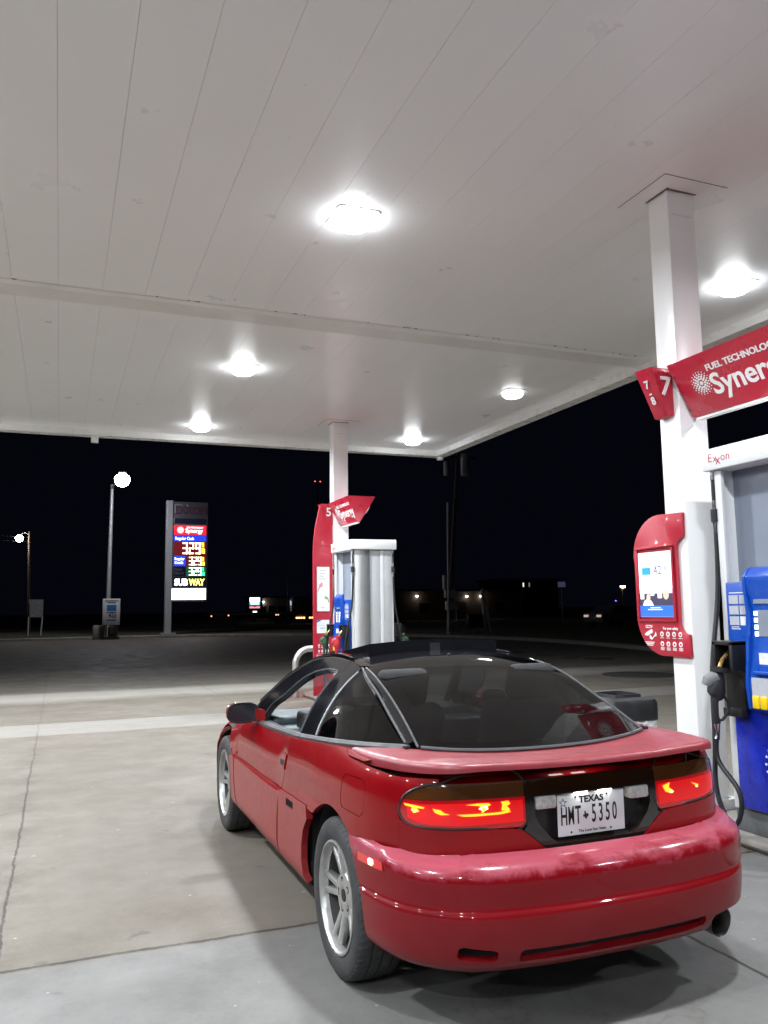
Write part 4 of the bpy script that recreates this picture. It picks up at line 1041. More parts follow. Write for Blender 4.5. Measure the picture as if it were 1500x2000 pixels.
outer_only = resample(out, .015, False)
def edge_d(x, y):
    P = np.stack([x, y], -1); d = np.full(len(P), 9.)
    for q in outer_only: d = np.minimum(d, np.linalg.norm(P-q, axis=1))
    return d
def spz(x, y):
    d = edge_d(x, y); r = .020
    return fz(x, y)-np.where(d < r, r-np.sqrt(np.maximum(r*r-(r-np.minimum(d, r))**2, 0)), 0)
gx, gy = np.meshgrid(np.arange(-.77, .771, .018), np.arange(-.79, .0, .018)); G = np.stack([gx.ravel(), gy.ravel()], -1)
G = G[inside(G, [lpn])]; G = G[segdist(G, [lpn]) > .012]
cenv = np.array([0, -.3])
rings = [lpn]
for sc in (.003, .008):
    v = resample(out, .018, False); c = v+(cenv-v)/np.linalg.norm(cenv-v, axis=1)[:, None]*sc; rings.append(c)
pts = np.concatenate([lpn]+rings[1:]+[G]); n = len(lpn)
vc, _, fcs, _, _, _ = delaunay_2d_cdt([Vector(p) for p in pts], [(i, (i+1) % n) for i in range(n)], [], 0, 1e-7)
V2 = np.array([tuple(v) for v in vc]); FF = [list(f) for f in fcs]; cc = np.array([V2[f].mean(0) for f in FF]); FF = [f for f, k in zip(FF, inside(cc, [lpn])) if k]
Zt = spz(V2[:, 0], V2[:, 1]); dd = edge_d(V2[:, 0], V2[:, 1]); Zb = fz(V2[:, 0], V2[:, 1])-.030-.012*np.clip(np.abs(V2[:, 0])-.5, 0, .25)/.25
b = MB(); nv = len(V2); b.add([(x, y, z) for (x, y), z in zip(V2, Zt)]+[(x, y, z) for (x, y), z in zip(V2, Zb)], FF+[[i+nv for i in f[::-1]] for f in FF])
cnt = {}
for f in FF:
    for i in range(3): cnt.setdefault(tuple(sorted((f[i], f[(i+1) % 3]))), []).append((f[i], f[(i+1) % 3]))
b.f += [[a[0][0], a[0][1], a[0][1]+nv, a[0][0]+nv] for k, a in cnt.items() if len(a) == 1]; b.mi += [0]*(len(b.f)-len(b.mi))
sp = b.build('spoiler', P_spoil, car, ang=50)
MB().box(-.105, .105, -.752, -.742, .918, .934).build('brake_light', mat('dull_red_lens', (.30, .03, .04), .3, coat=.3), sp, bev=.003)
for sd in (-1, 1): MB().box(sd*.595-.012, sd*.595+.012, -.275, -.250, .936, .952).build('rubber_stop', M_satin, car, bev=.004)
# deck under the spoiler and its recessed rear face
dk = [(0, -.585), (.3, -.58), (.5, -.56), (.60, -.51), (.66, -.42), (.68, -.28), (.67, -.12), (.60, -.05)]
dl = dk+[(-x, y) for x, y in dk[::-1][:-1]]
MB().prism(dl, .84, .896).build('rear_deck', P_red, car, bev=.008)

# ---------------------------------------------------------------- greenhouse
Xb = lin([(2.1, .735), (1.9, .75), (1.3, .765), (.7, .757), (.3, .745), (.1, .725), (-.06, .68), (-.24, .59), (-.5, .45)])
kL = lin([(-.3, 1.3), (0, 1.2), (.2, .75), (.5, .5), (.7, .48), (1.3, .45)]); kQ = lin([(0, 0), (.2, .6), (.5, .75), (.7, .68), (1.3, .6)])
ysm = np.linspace(-.6, 2.3, 120)
def smooth_f(f, k=9):
    v = f(ysm); v = np.convolve(np.pad(v, k//2, mode='edge'), np.ones(k)/k, 'valid'); return lambda y: np.interp(y, ysm, v)
Xb_s, zb_s, kL_s, kQ_s = smooth_f(Xb, 7), smooth_f(zb, 5), smooth_f(kL, 13), smooth_f(kQ, 13)
def SG(sd):
    def S(y, z):
        y = np.asarray(y, float); z = np.asarray(z, float); d = z-zb_s(y)
        return np.stack([sd*(Xb_s(y)-(kL_s(y)*d+kQ_s(y)*d*np.abs(d))), y, z], -1)
    return S
rail = smoothpoly([(2.10, .800), (1.926, .905), (1.773, .992), (1.64, 1.077), (1.484, 1.148), (1.311, 1.20), (1.188, 1.223), (1.044, 1.235), (.894, 1.238), (.70, 1.228), (.52, 1.207), (.367, 1.168), (.189, 1.112), (.053, 1.06), (-.088, 1.003), (-.219, .948), (-.25, .932)], .03)
open_ = smoothpoly([(1.625, .838), (1.60, .905), (1.445, .987), (1.325, 1.058), (1.225, 1.116), (1.125, 1.149), (1.033, 1.167), (.90, 1.178), (.80, 1.178)], .03)
seam_b = [(.715, 1.222), (.715, 1.15), (.728, 1.05), (.724, .93), (.714, .862)]
belt = lambda y0, y1, n=10, dz=.0: [(y, float(zb(y))+dz) for y in np.linspace(y0, y1, n)]
for sd in (-1, 1):
    S = SG(sd)
    fr_out = [tuple(p) for p in rail if p[0] > .73 and p[0] < 1.93]
    door_fr = fr_out+[(.720, 1.225)]+[(y+.005, z) for y, z in seam_b[1:]]+belt(.722, 1.90, 12)
    op = [tuple(p) for p in open_]+[(.775, 1.165), (.79, 1.115), (.805, 1.04), (.79, .965), (.775, .90), (.768, .872)]+belt(.80, 1.60, 8, .016)
    panel('door_frame', S, [door_fr, op], M_black, car, .025, .035)
    bpil = seam_b+[(.62, .868), (.52, .880)]+[(.512, .894), (.532, .938), (.547, 1.003), (.556, 1.074), (.541, 1.137), (.516, 1.188), (.52, 1.205)]+[tuple(p) for p in rail if .53 < p[0] < .71][::-1]
    panel('pillar', S, [bpil], M_black, car, .02, .02, off=.001)
    qg = [(.505, .896), (.525, .938), (.540, 1.003), (.549, 1.074), (.534, 1.137), (.508, 1.188), (.495, 1.196), (.36, 1.155), (.185, 1.10), (.048, 1.046), (-.09, .992), (-.212, .948)]+belt(-.2, .49, 8, .012)
    qk = qg[::1]; qx = np.abs(S(np.array([p[0] for p in qk]), np.array([p[1] for p in qk]))[:, 0]); qf = tps([p for p in qk], list(qx))
    panel('quarter_window', (lambda y, z, sd=sd, qf=qf: np.stack([sd*qf(y, z), np.asarray(y, float), np.asarray(z, float)], -1)), [qg], G_tint, car, .025, 0, off=.002)
    panel('pillar_backing', S, [[(.52, .895), (.54, 1.0), (.55, 1.075), (.53, 1.15), (.505, 1.195), (.49, 1.195), (.505, 1.13), (.52, 1.07), (.51, 1.0), (.49, .94), (.47, .895)]], M_satin, car, .02, 0, off=-.004)
    tr = S(np.array([p[0] for p in qg[:6]]), np.array([p[1] for p in qg[:6]])); n6 = np.array([sd*.004, 0, .002])
    MB().tube([tuple(p+n6) for p in smoothpoly([tuple(q) for q in tr], .02)], .0045, 8).build('window_trim', M_silver, car)
    t2 = [(.50, 1.207), (.36, 1.166), (.185, 1.112), (.048, 1.058), (-.09, 1.003), (-.219, .950)]; tr = S(np.array([p[0] for p in t2]), np.array([p[1] for p in t2]))
    MB().tube([tuple(p+n6) for p in smoothpoly([tuple(q) for q in tr], .02)], .006, 8).build('window_trim', M_trim, car)
    dr = [(y, z+.012) for y, z in [tuple(p) for p in rail] if .72 < y < 1.93]; tr = S(np.array([p[0] for p in dr]), np.array([p[1] for p in dr]))
    MB().tube([tuple(p) for p in tr], .008, 8).build('drip_rail', M_black, car)
    di = op+[op[0]]; tr = S(np.array([p[0] for p in di]), np.array([p[1] for p in di]))
    MB().tube([tuple(p) for p in tr], .0045, 8).build('window_seal', M_trim, car)
    # belt moulding: a flat rubber strip on the shoulder
    def strip_(y0, y1, name):
        bb = MB(); ys = np.linspace(y0, y1, 26); v = []
        for y in ys:
            z = float(zb_s(y)); x = float(Xb_s(y))
            for dx, dz in ((.012, -.010), (.014, .004), (.004, .016), (-.012, .017), (-.014, -.010)): v.append((sd*(x+dx), y, z+dz))
        bb.add(v, [(i*5+k, i*5+(k+1) % 5, (i+1)*5+(k+1) % 5, (i+1)*5+k) for i in range(25) for k in range(5)]+[[4, 3, 2, 1, 0], [125+k for k in range(5)]])
        bb.build(name, M_trim, car)
    strip_(.722, 1.72, 'belt_moulding'); strip_(-.235, .716, 'belt_moulding')
    # shoulder between the panels and the glass
    ys = np.linspace(-.25, 2.1, 40); v = []
    for y in ys:
        a = SU(np.array([sd*sy(y)]), np.array([min(float(zb(y))-.003, .905 if y < .1 else 9)]))[0]; v += [(a[0], y, a[2]-.004), (sd*(float(Xb_s(y))-.02), y, float(zb_s(y))-.006)]
    MB().add(v, [(2*i, 2*i+1, 2*i+3, 2*i+2) for i in range(len(ys)-1)]).build('shoulder', P_red, car)
# roof, hatch and windscreen: one crowned sheet
edge_y = np.array([p[0] for p in rail][::-1]); edge_z = np.array([p[1] for p in rail][::-1])
ye = np.linspace(-.42, 2.12, 200); hatch_e = lin([(-.42, .58), (-.291, .560), (-.134, .543), (.023, .527), (.124, .522), (.267, .514), (.493, .497)])
ze_all = np.interp(ye, edge_y, edge_z)
xe_all = np.array([abs(SG(1)(np.array([y]), np.array([z]))[0][0]) for y, z in zip(ye, ze_all)])
ze_h = lin([(-.42, .880), (-.291, .938), (-.134, 1.012), (.023, 1.072), (.124, 1.115), (.267, 1.163), (.40, 1.194), (.52, 1.214), (.70, 1.232), (.894, 1.241)])
mix = np.clip((ye-.45)/.3, 0, 1); xe_all = hatch_e(ye)*(1-mix)+xe_all*mix; ze_all = np.where(ye < .9, ze_h(ye), ze_all+.003)
k = 7; sm = lambda v: np.convolve(np.pad(v, k//2, mode='edge'), np.ones(k)/k, 'valid')
xe_all, ze_all = sm(xe_all), sm(ze_all)
zc_f = pchip([-.5, -.37, -.25, -.1, .05, .2, .36, .53, .7, .9, 1.1, 1.25, 1.40, 1.55, 1.7, 1.85, 2.0, 2.15], [.855, .915, .971, 1.040, 1.105, 1.163, 1.213, 1.250, 1.272, 1.285, 1.285, 1.272, 1.238, 1.180, 1.108, 1.030, .950, .870])
def SR(x, y):
    x = np.asarray(x, float); y = np.asarray(y, float); xe = np.interp(y, ye, xe_all); ze = np.interp(y, ye, ze_all); zc_ = np.maximum(zc_f(y), ze-.03)
    return np.stack([x, y, ze+(zc_-ze)*(1-np.minimum(np.abs(x)/xe, 1.05)**2.4)], -1)
XE = lambda y, d=0: float(np.interp(y, ye, xe_all))-d
yr = [-.29, -.2, -.1, 0, .1, .2, .3, .4, .47]
gb = [(-.548, -.292), (-.45, -.325), (-.28, -.358), (0, -.374), (.28, -.358), (.45, -.325), (.548, -.292)]
gt = [(.455, .487), (.38, .512), (.2, .535), (0, .543), (-.2, .535), (-.38, .512), (-.455, .487)]
hg = gb+[(XE(y, .012), y) for y in yr[1:]]+gt+[(-XE(y, .012), y) for y in yr[1:][::-1]]
panel('hatch_window', SR, [hg], G_hatch, car, .035, .004, off=.003, cen=(0, .5, .6))
# black frit band under the glass edge
ci = lambda d: [(x*(1-d/.55), (y+.0) if False else (y*(1-.0)+(.10-y)*d*1.6)) for x, y in hg]
frit_in = [(-.47, -.262), (-.3, -.300), (0, -.318), (.3, -.300), (.47, -.262)]+[(XE(y, .085), y) for y in (-.1, 0, .1, .2, .3, .38)]+[(.36, .44), (.2, .475), (0, .487), (-.2, .475), (-.36, .44)]+[(-XE(y, .085), y) for y in (.38, .3, .2, .1, 0, -.1)]
panel('hatch_border', SR, [hg, frit_in], M_black, car, .03, 0, off=-.002, cen=(0, .5, .6))
for sd in (-1, 1):
    pts = SR(np.array([sd*XE(y, .004) for y in yr]), np.array(yr))+np.array([0, 0, .004])
    MB().tube([tuple(p) for p in smoothpoly([tuple(q) for q in pts], .03)], .0055, 8).build('hatch_trim', M_trim, car)
    # rear pillar between the hatch glass and the side window
    bb = MB(); v = []; yy = np.linspace(-.24, .56, 30)
    for y in yy:
        a = SR(np.array([sd*XE(y, .0)]), np.array([y]))[0]; zz = float(np.interp(y, edge_y, edge_z)); c = SG(sd)(np.array([y]), np.array([zz]))[0]
        m_ = (a+c)/2+np.array([sd*.006, 0, .004]); v += [tuple(a-np.array([sd*.01, 0, .004])), tuple(a+np.array([0, 0, .001])), tuple(m_), tuple(c+np.array([sd*.002, 0, 0])), tuple(c-np.array([0, 0, .016]))]
    bb.add(v, [(i*5+k, i*5+k+1, (i+1)*5+k+1, (i+1)*5+k) for i in range(29) for k in range(4)]); bb.build('rear_pillar', M_black, car)
pts = SR(np.array([p[0] for p in gb]), np.array([p[1] for p in gb]))+np.array([0, -.004, .004])
MB().tube([tuple(p) for p in smoothpoly([tuple(q) for q in pts], .03)], .009, 8).build('hatch_trim', M_trim, car)
roofp = gt[::-1]+[(.497, .55), (XE(.7), .7)]+[(XE(y, -.004), y) for y in (.85, 1.0, 1.15, 1.28)]+[(.35, 1.335), (.15, 1.352), (-.15, 1.352), (-.35, 1.335)]+[(-XE(y, -.004), y) for y in (1.28, 1.15, 1.0, .85)]+[(-XE(.7), .7), (-.497, .55)]
sun = [(-.375, .74), (-.36, .725), (.36, .725), (.375, .74), (.375, 1.17), (.35, 1.20), (-.35, 1.20), (-.375, 1.17)]
panel('roof', SR, [roofp, sun], M_black, car, .035, .03, cen=(0, .9, .6))
wsp = [(.50, 1.345), (.35, 1.358), (.15, 1.375), (-.15, 1.375), (-.35, 1.358), (-.50, 1.345)]+[(-XE(y, .03), y) for y in (1.45, 1.6, 1.75, 1.9, 2.0)]+[(-.45, 2.06), (0, 2.10), (.45, 2.06)]+[(XE(y, .03), y) for y in (2.0, 1.9, 1.75, 1.6, 1.45)]
panel('windscreen', SR, [wsp], G_clear, car, .04, 0, cen=(0, .9, .6))
for sd in (-1, 1):
    pl = [(sd*XE(y, -.003), y) for y in (1.27, 1.45, 1.6, 1.75, 1.9, 2.05)]+[(sd*XE(y, .045), y) for y in (2.05, 1.9, 1.75, 1.6, 1.45, 1.36)]
    panel('windscreen_pillar', SR, [pl], M_black, car, .03, .03, cen=(0, .9, .6))
# tilted glass sunroof
sr = MB(); n = 12; v = []
for j in range(9):
    for i in range(n+1):
        y = 1.20-.48*j/8; x = -.385+.77*i/n; tl = j/8; q2 = (abs(x)/.385)**2
        v.append((x, y, 1.284+.048*tl-(.030-.014*tl)*q2))
N_ = n+1; top_ = v; botm = [(x, y, 1.236) for x, y, z in v]  # underside carried down to the roof, making the shaded gap solid black
f1 = [(j*N_+i, j*N_+i+1, (j+1)*N_+i+1, (j+1)*N_+i) for j in range(8) for i in range(n)]; o_ = len(v)
f2 = [[k+o_ for k in f[::-1]] for f in f1]
bd = [i for i in range(n)]; 
f3 = [(i+1, i, o_+i, o_+i+1) for i in range(n)]+[(8*N_+i, 8*N_+i+1, o_+8*N_+i+1, o_+8*N_+i) for i in range(n)]+[(j*N_, (j+1)*N_, o_+(j+1)*N_, o_+j*N_) for j in range(8)]+[((j+1)*N_+n, j*N_+n, o_+j*N_+n, o_+(j+1)*N_+n) for j in range(8)]
sr.add(top_+botm, f1+f2+f3); sr.build('sunroof', M_black, car)
MB().box(-.36, .36, .735, .741, 1.225, 1.300).build('sunroof_gap_shade', M_intblk, car)  # black strip added for the shade under the raised panel
MB().box(-.03, .03, .715, .735, 1.262, 1.312).build('sunroof_latch', M_satin, car)
MB().box(-.36, .36, .74, 1.19, 1.20, 1.205).build('sunshade', M_intblk, car)
MB().tube([(0, .55, 1.248), (0, .545, 1.262)], [.011, .008], 10).build('washer_nozzle', M_satin, car)

# bonnet and nose filler
hb = MB(); v = []; ys = np.linspace(1.98, 3.30, 18)
for y in ys:
    zt_ = float(lin([(1.98, .790), (2.2, .780), (2.5, .762), (2.9, .698), (3.2, .618), (3.3, .575)])(y)); a = SU(np.array([sy(y)]), np.array([zt_]))[0]; zc2 = float(lin([(1.98, .835), (2.5, .80), (3.0, .72), (3.3, .60)])(y))
    for i in range(13):
        x = -1+i/6; v.append((x*a[0], y, zt_+(zc2-zt_)*(1-abs(x)**2.2)))
hb.add(v, [(j*13+i, j*13+i+1, (j+1)*13+i+1, (j+1)*13+i) for j in range(17) for i in range(12)]); hb.build('bonnet', P_red, car)
panel('front_bumper', SU, [[(sy(2.86), .25), (PL_up['L']-.001, .25), (PL_up['L']-.001, .60), (sy(3.2), .60), (sy(3.2), .34), (sy(3.0), .30), (sy(2.86), .30)]], P_bump, car, .05, .03)
panel('front_bumper', SU, [[(-sy(2.86), .25), (-PL_up['L']+.001, .25), (-PL_up['L']+.001, .60), (-sy(3.2), .60), (-sy(3.2), .34), (-sy(3.0), .30), (-sy(2.86), .30)]], P_bump, car, .05, .03)

# floor, wheel wells, cabin
b = MB(); b.box(-.52, .52, -.62, 3.25, .20, .34); b.box(-.80, .80, .41, 2.04, .235, .34); b.box(-.70, .70, -.60, -.40, .27, .60); b.box(-.60, .60, 2.88, 3.25, .25, .60); b.box(-.52, .52, 1.95, 3.2, .34, .70); b.box(-.52, .52, -.60, .35, .34, .70); b.box(-.78, .78, 1.9, 2.05, .30, .74)
b.box(-.79, -.70, .42, 1.95, .30, .74); b.box(.70, .79, .42, 1.95, .30, .74); b.box(-.74, -.66, -.36, .42, .70, .86); b.box(.66, .74, -.36, .42, .70, .86)
b.build('underbody', M_under, car, smooth=False)
for sd in (-1, 1):
    for cy in (0, 2.462):
        M_ = Matrix.Translation((sd*.50, cy, .315)) @ Matrix.Rotation(sd*math.pi/2, 4, 'Y')
        pr = [(.02, 0), (.395, 0), (.395, .325)]
        v = []
        nn = 24
        for k_ in range(nn+1):
            a = R(-12+204*k_/nn)
            for r, d in pr: v.append((sd*(.50+min(d, .285)), cy+r*math.cos(a), .315+r*math.sin(a)))
        MB().add(v, [(i*3+j, i*3+j+1, (i+1)*3+j+1, (i+1)*3+j) for i in range(nn) for j in range(2)]).build('wheel_well', M_under, car)
# interior
b = MB(); b.box(-.68, .68, 1.42, 1.95, .60, .80); b.box(-.68, .68, 1.62, 2.05, .78, .845)
b.build('dashboard', M_dash, car, bev=.03, seg=3)
MB().box(-.56, -.18, 1.34, 1.55, .74, .895).build('gauge_hood', M_intblk, car, bev=.03, seg=3)
b = MB().use(M_drk)
gf = frame(Vector((-.37, 1.338, .81)), (1, 0, 0), (0, 0, 1)); b.use(emis('gauge_red', (.5, .03, .02), .35))
for k in range(9):
    a = R(200-27*k); b.box(-.37+.09*math.cos(a)-.006, -.37+.09*math.cos(a)+.006, 1.332, 1.337, .80+.055*math.sin(a)-.007, .80+.055*math.sin(a)+.007)
b.build('gauges', M_drk, car, smooth=False)
cs = Vector((-.37, 1.17, .80)); sn = Vector((0, -.86, .5)); rx = Vector((1, 0, 0)); ry = rx.cross(sn)*-1
b = MB(); b.tube([cs+(rx*math.cos(R(a))+ry*math.sin(R(a)))*.185 for a in range(0, 361, 15)], .016, 10, cap=False)
b.tube([cs-sn*.03, cs+sn*.01], [.06, .05], 16)
for a in (200, 340, 90+180): b.tube([cs, cs+(rx*math.cos(R(a))+ry*math.sin(R(a)))*.18], .014, 8)
b.tube([cs-sn*.03, cs-sn*.25], .03, 10)
b.build('steering_wheel', M_intblk, car)
for x in (-.36, .36):
    b = MB(); b.box(x-.25, x+.25, .55, 1.05, .38, .56)
    Mr = Matrix.Translation((x, .56, .50)) @ Matrix.Rotation(R(20), 4, 'X')
    b.box(-.24, .24, -.07, .07, .0, .56, Mr); seat = b.build('seat', M_seat, car, bev=.05, seg=3)
    Mr2 = Mr @ Matrix.Translation((0, -.0, .66)); MB().box(-.13, .13, -.045, .045, -.09, .09, Mr2).build('headrest', M_seat, seat, bev=.035, seg=3)
b = MB(); b.box(-.58, .58, -.15, .25, .60, .74); b.box(-.58, .58, -.22, -.10, .66, .90)
b.build('rear_bench', M_seat, car, bev=.05, seg=3)
for sd in (-1, 1): MB().box(min(sd*.68, sd*.735), max(sd*.68, sd*.735), .78, 1.9, .35, .83).build('door_lining', M_int, car, bev=.015)
MB().box(-.10, .10, 1.28, 1.33, 1.13, 1.19).build('rear_view_mirror', M_intblk, car, bev=.012)
# door mirror and handle
for sd in (-1, 1):
    b = MB(); rs = []
    for i, (t, sx1, sz) in enumerate(((0, .085, .052), (.3, .098, .062), (.7, .090, .058), (1, .05, .034))):
        for k_ in range(20):
            a = 2*math.pi*k_/20; ca, sa = math.cos(a), math.sin(a); e = .72
            rs.append((sd*(.865+sx1*math.copysign(abs(ca)**e, ca)), 1.640+.10*t, .885+sz*math.copysign(abs(sa)**e, sa)-.004*sd*0))
    b.add(rs, [(i*20+k_, i*20+(k_+1) % 20, (i+1)*20+(k_+1) % 20, (i+1)*20+k_) for i in range(3) for k_ in range(20)]+[[3*20+k_ for k_ in range(20)], list(range(19, -1, -1))])
    b.add([(sd*.735, 1.60, .815), (sd*.735, 1.72, .805), (sd*.80, 1.72, .84), (sd*.80, 1.645, .845), (sd*.735, 1.60, .895), (sd*.735, 1.70, .895), (sd*.80, 1.70, .91), (sd*.80, 1.645, .91)], [(0, 1, 2, 3), (7, 6, 5, 4), (0, 4, 5, 1), (1, 5, 6, 2), (2, 6, 7, 3), (3, 7, 4, 0)])
    mir = b.build('door_mirror', P_red, car)
    gp = [(sd*(.865+.086*math.copysign(abs(math.cos(a))**.72, math.cos(a))), 1.6385, .885+.053*math.copysign(abs(math.sin(a))**.72, math.sin(a))) for a in [2*math.pi*k_/24 for k_ in range(24)]]
    MB().add(gp, [list(range(24))]).build('mirror_glass', mat('mirror_dark', (.03, .032, .04), .08, metal=.3, var=0), mir)
    sft = [(sd*(.865+.092*math.copysign(abs(math.cos(a))**.72, math.cos(a))), 1.641, .885+.057*math.copysign(abs(math.sin(a))**.72, math.sin(a))) for a in [2*math.pi*k_/24 for k_ in range(25)]]
    MB().tube(sft, .007, 6, cap=False).build('mirror_rim', M_satin, mir)
    hd = [(.735, .775), (.87, .768), (.885, .755), (.885, .705), (.865, .693), (.755, .700)]
    h_ = panel('door_handle', SU, [U(hd, sd)], P_clad, car, .02, .008, off=.006)
    panel('handle_recess_shade', SU, [U([(.755, .745), (.86, .738), (.86, .712), (.77, .716)], sd)], M_under, h_, .02, 0, off=.007)  # flat dark patch standing for the shaded hollow, no real depth
# wheels
def tyre_prof():
    return [(.222, -.090), (.232, -.098), (.262, -.104), (.290, -.102), (.306, -.092), (.3125, -.080), (.3150, -.060), (.3155, -.052), (.3095, -.051), (.3095, -.045), (.3157, -.044), (.316, -.006), (.310, -.005), (.310, .002), (.316, .003), (.3157, .040), (.3095, .041), (.3095, .047), (.3155, .048), (.3150, .060), (.3125, .080), (.306, .092), (.290, .102), (.262, .104), (.232, .098), (.222, .090)]
def tyre_mat():
    m = mat('tyre_rubber', (.030, .030, .032), .72, var=.35, vscale=14); t = m.node_tree; b = t.nodes['Principled BSDF']
    tc = _n(t, 'ShaderNodeTexCoord'); sp = _n(t, 'ShaderNodeSeparateXYZ'); t.links.new(tc.outputs['Object'], sp.inputs[0])
    an = math_(t, 'ARCTAN2', sp.outputs['Y'], sp.outputs['X']); rad = math_(t, 'SQRT', math_(t, 'ADD', math_(t, 'MULTIPLY', sp.outputs['X'], sp.outputs['X']), math_(t, 'MULTIPLY', sp.outputs['Y'], sp.outputs['Y'])))
    tread = ramp(t, rad, [(.300, 0), (.306, 1)])
    wv = math_(t, 'SINE', math_(t, 'ADD', math_(t, 'MULTIPLY', an, 64), math_(t, 'MULTIPLY', sp.outputs['Z'], 55)))
    hgt = math_(t, 'MULTIPLY', tread, ramp(t, wv, [(.0, 0), (.35, 1)]))
    rg = math_(t, 'MULTIPLY', math_(t, 'SINE', math_(t, 'MULTIPLY', rad, 900)), math_(t, 'SUBTRACT', 1, tread))
    bp_ = _n(t, 'ShaderNodeBump'); bp_.inputs['Strength'].default_value = .8; bp_.inputs['Distance'].default_value = .006
    t.links.new(math_(t, 'ADD', hgt, math_(t, 'MULTIPLY', rg, .06)), bp_.inputs['Height']); t.links.new(bp_.outputs[0], b.inputs['Normal'])
    return m
M_tyre = tyre_mat(); M_alloy = mat('dull_alloy', (.44, .435, .425), .36, metal=.75, var=.15, vscale=18); M_alld = mat('wheel_shade_grey', (.06, .058, .056), .6, metal=.4, var=.3)
def make_wheel():
    t = bpy.data.objects.new('wheel', None); COL.objects.link(t); t.parent = car     # local Z points outward
    MB().lathe(tyre_prof(), 72, cap=False).build('tyre', M_tyre, t)
    rim = MB().lathe([(.222, .088), (.2215, .098), (.214, .100), (.208, .094), (.203, .080), (.200, .062)], 64, cap=False).build('rim', M_alloy, t)
    MB().lathe([(.2005, .063), (.195, .0), (.20, -.085), (.222, -.09)], 48, cap=False).build('rim_barrel', M_alld, rim)  # barrel coloured dark so the gaps between spokes look shaded
    b = MB()
    b.lathe([(.094, .010), (.094, .048), (.086, .058), (.045, .061), (.030, .061), (.030, .056), (.0, .056)], 32)
    for k in range(5):
        base = 2*math.pi*k/5+.31
        for dl_ in (-.17, .17):
            a = base+dl_
            Mz = Matrix.Rotation(a, 4, 'Z')
            sh = -1 if dl_ < 0 else 1
            w0, w1 = .0195, .0155
            v = [(.070, -w0, .012), (.208, -w1, .050), (.208, w1, .050), (.070, w0, .012), (.070, -w0*.7, .056), (.150, -w1*.7, .068), (.206, -w1*.7, .078), (.206, w1*.7, .078), (.150, w1*.7, .068), (.070, w0*.7, .056)]
            b.add(v, [(0, 3, 2, 1), (4, 5, 8, 9), (5, 6, 7, 8), (0, 1, 6, 5, 4), (3, 9, 8, 7, 2), (1, 2, 7, 6), (0, 4, 9, 3)], Mz)
    b.build('spokes', M_alloy, rim, bev=.003)
    b = MB()
    for k in range(5):
        a = 2*math.pi*k/5+.31; b.lathe([(.0155, .057), (.0155, .0600), (.011, .0605), (0, .058)], 12, Matrix.Translation((.058*math.cos(a), .058*math.sin(a), 0)))
    b.lathe([(.024, .056), (.024, .0622), (.0, .063)], 20)
    b.build('lug_hole_shade', M_under, rim)  # black discs stand for the shade inside the lug holes
    MB().lathe([(.145, -.01), (.145, .012), (.0, .012)], 40).build('brake_disc', M_alld, t)
    return t
wh = make_wheel()
def place(t, x, y, sd, steer=0):
    t.matrix_local = Matrix.Translation((x, y, .3155)) @ Matrix.Rotation(steer, 4, 'Z') @ Matrix.Rotation(sd*math.pi/2, 4, 'Y')
place(wh, -.722, 0, -1)
for x, y, sd, stt in ((.722, 0, 1, 0), (-.722, 2.462, -1, R(-1.0)), (.722, 2.462, 1, R(-1.0))):
    c = copy_tree(wh, car); place(c, x, y, sd, stt)
# ================================================================ beyond the forecourt
M_galv = mat('galvanised_post', (.42, .42, .42), .5, metal=.4, var=.1); M_wood = mat('creosoted_wood', (.10, .075, .055), .85, var=.3, vscale=6)
def street_lamp(base, top, head, label, rad, s, colr, wood=False):
    t = thing('street_lamp', label, 'street lamp', base); b0 = Vector(base)
    MB().tube([(0, 0, 0), Vector(top)-b0], [.14, .09], 12).build('pole', M_wood if wood else M_galv, t)
    hv = Vector(head)-b0; tv = Vector(top)-b0
    MB().tube([tv-Vector((0, 0, .25)), tv*.5+hv*.5+Vector((0, 0, .12)), hv+Vector((0, 0, .10))], .04, 8).build('arm', M_galv, t)
    MB().box(-rad*.5, rad*.5, -rad*.5, rad*.5, .22*rad, .22*rad+.12, Matrix.Translation(hv)).build('lamp_head', M_galv, t, bev=.03)
    MB().lathe([(rad*.35, .28*rad), (rad*.8, .02*rad), (rad, -.35*rad), (rad*.97, -.75*rad), (rad*.75, -1.2*rad), (rad*.4, -1.42*rad), (0, -1.5*rad)], 20, Matrix.Translation(hv)).build('lamp_lens', emis('street_glow', colr, s), t)
    ld = bpy.data.lights.new('street_light', 'AREA'); ld.shape = 'DISK'; ld.size = rad*2; ld.energy = s*rad*rad*9; ld.color = colr
    lo = bpy.data.objects.new('street_light', ld); COL.objects.link(lo); lo.parent = t; lo.location = hv-Vector((0, 0, rad*1.55))
    return t
street_lamp((.66, 46.4, .1), (.74, 46.4, 8.95), (1.03, 42.4, 8.85), 'tall grey street lamp with brilliant white head left of the price sign', .40, 60, (.90, .92, 1))
street_lamp((-3.9, 60, .1), (-4.1, 60, 7.35), (-4.75, 59.8, 6.95), 'distant wooden pole lamp glowing warm at the left edge', .26, 30, (1, .93, .78), True)
# power lines hung from the wooden pole
b = MB(); 
for dz in (0, -.8):
    for q in ((-40, 52, 9.0+dz), (30, 90, 5.5+dz)):
        b.tube([(-4.1, 60, 6.9+dz*.4), ((-4.1+q[0])/2, (60+q[1])/2, (6.9+q[2])/2-.5), q], .012, 5)
tag(b.build('power_line', M_satin), 'thin power lines strung from the distant wooden pole', 'power line')

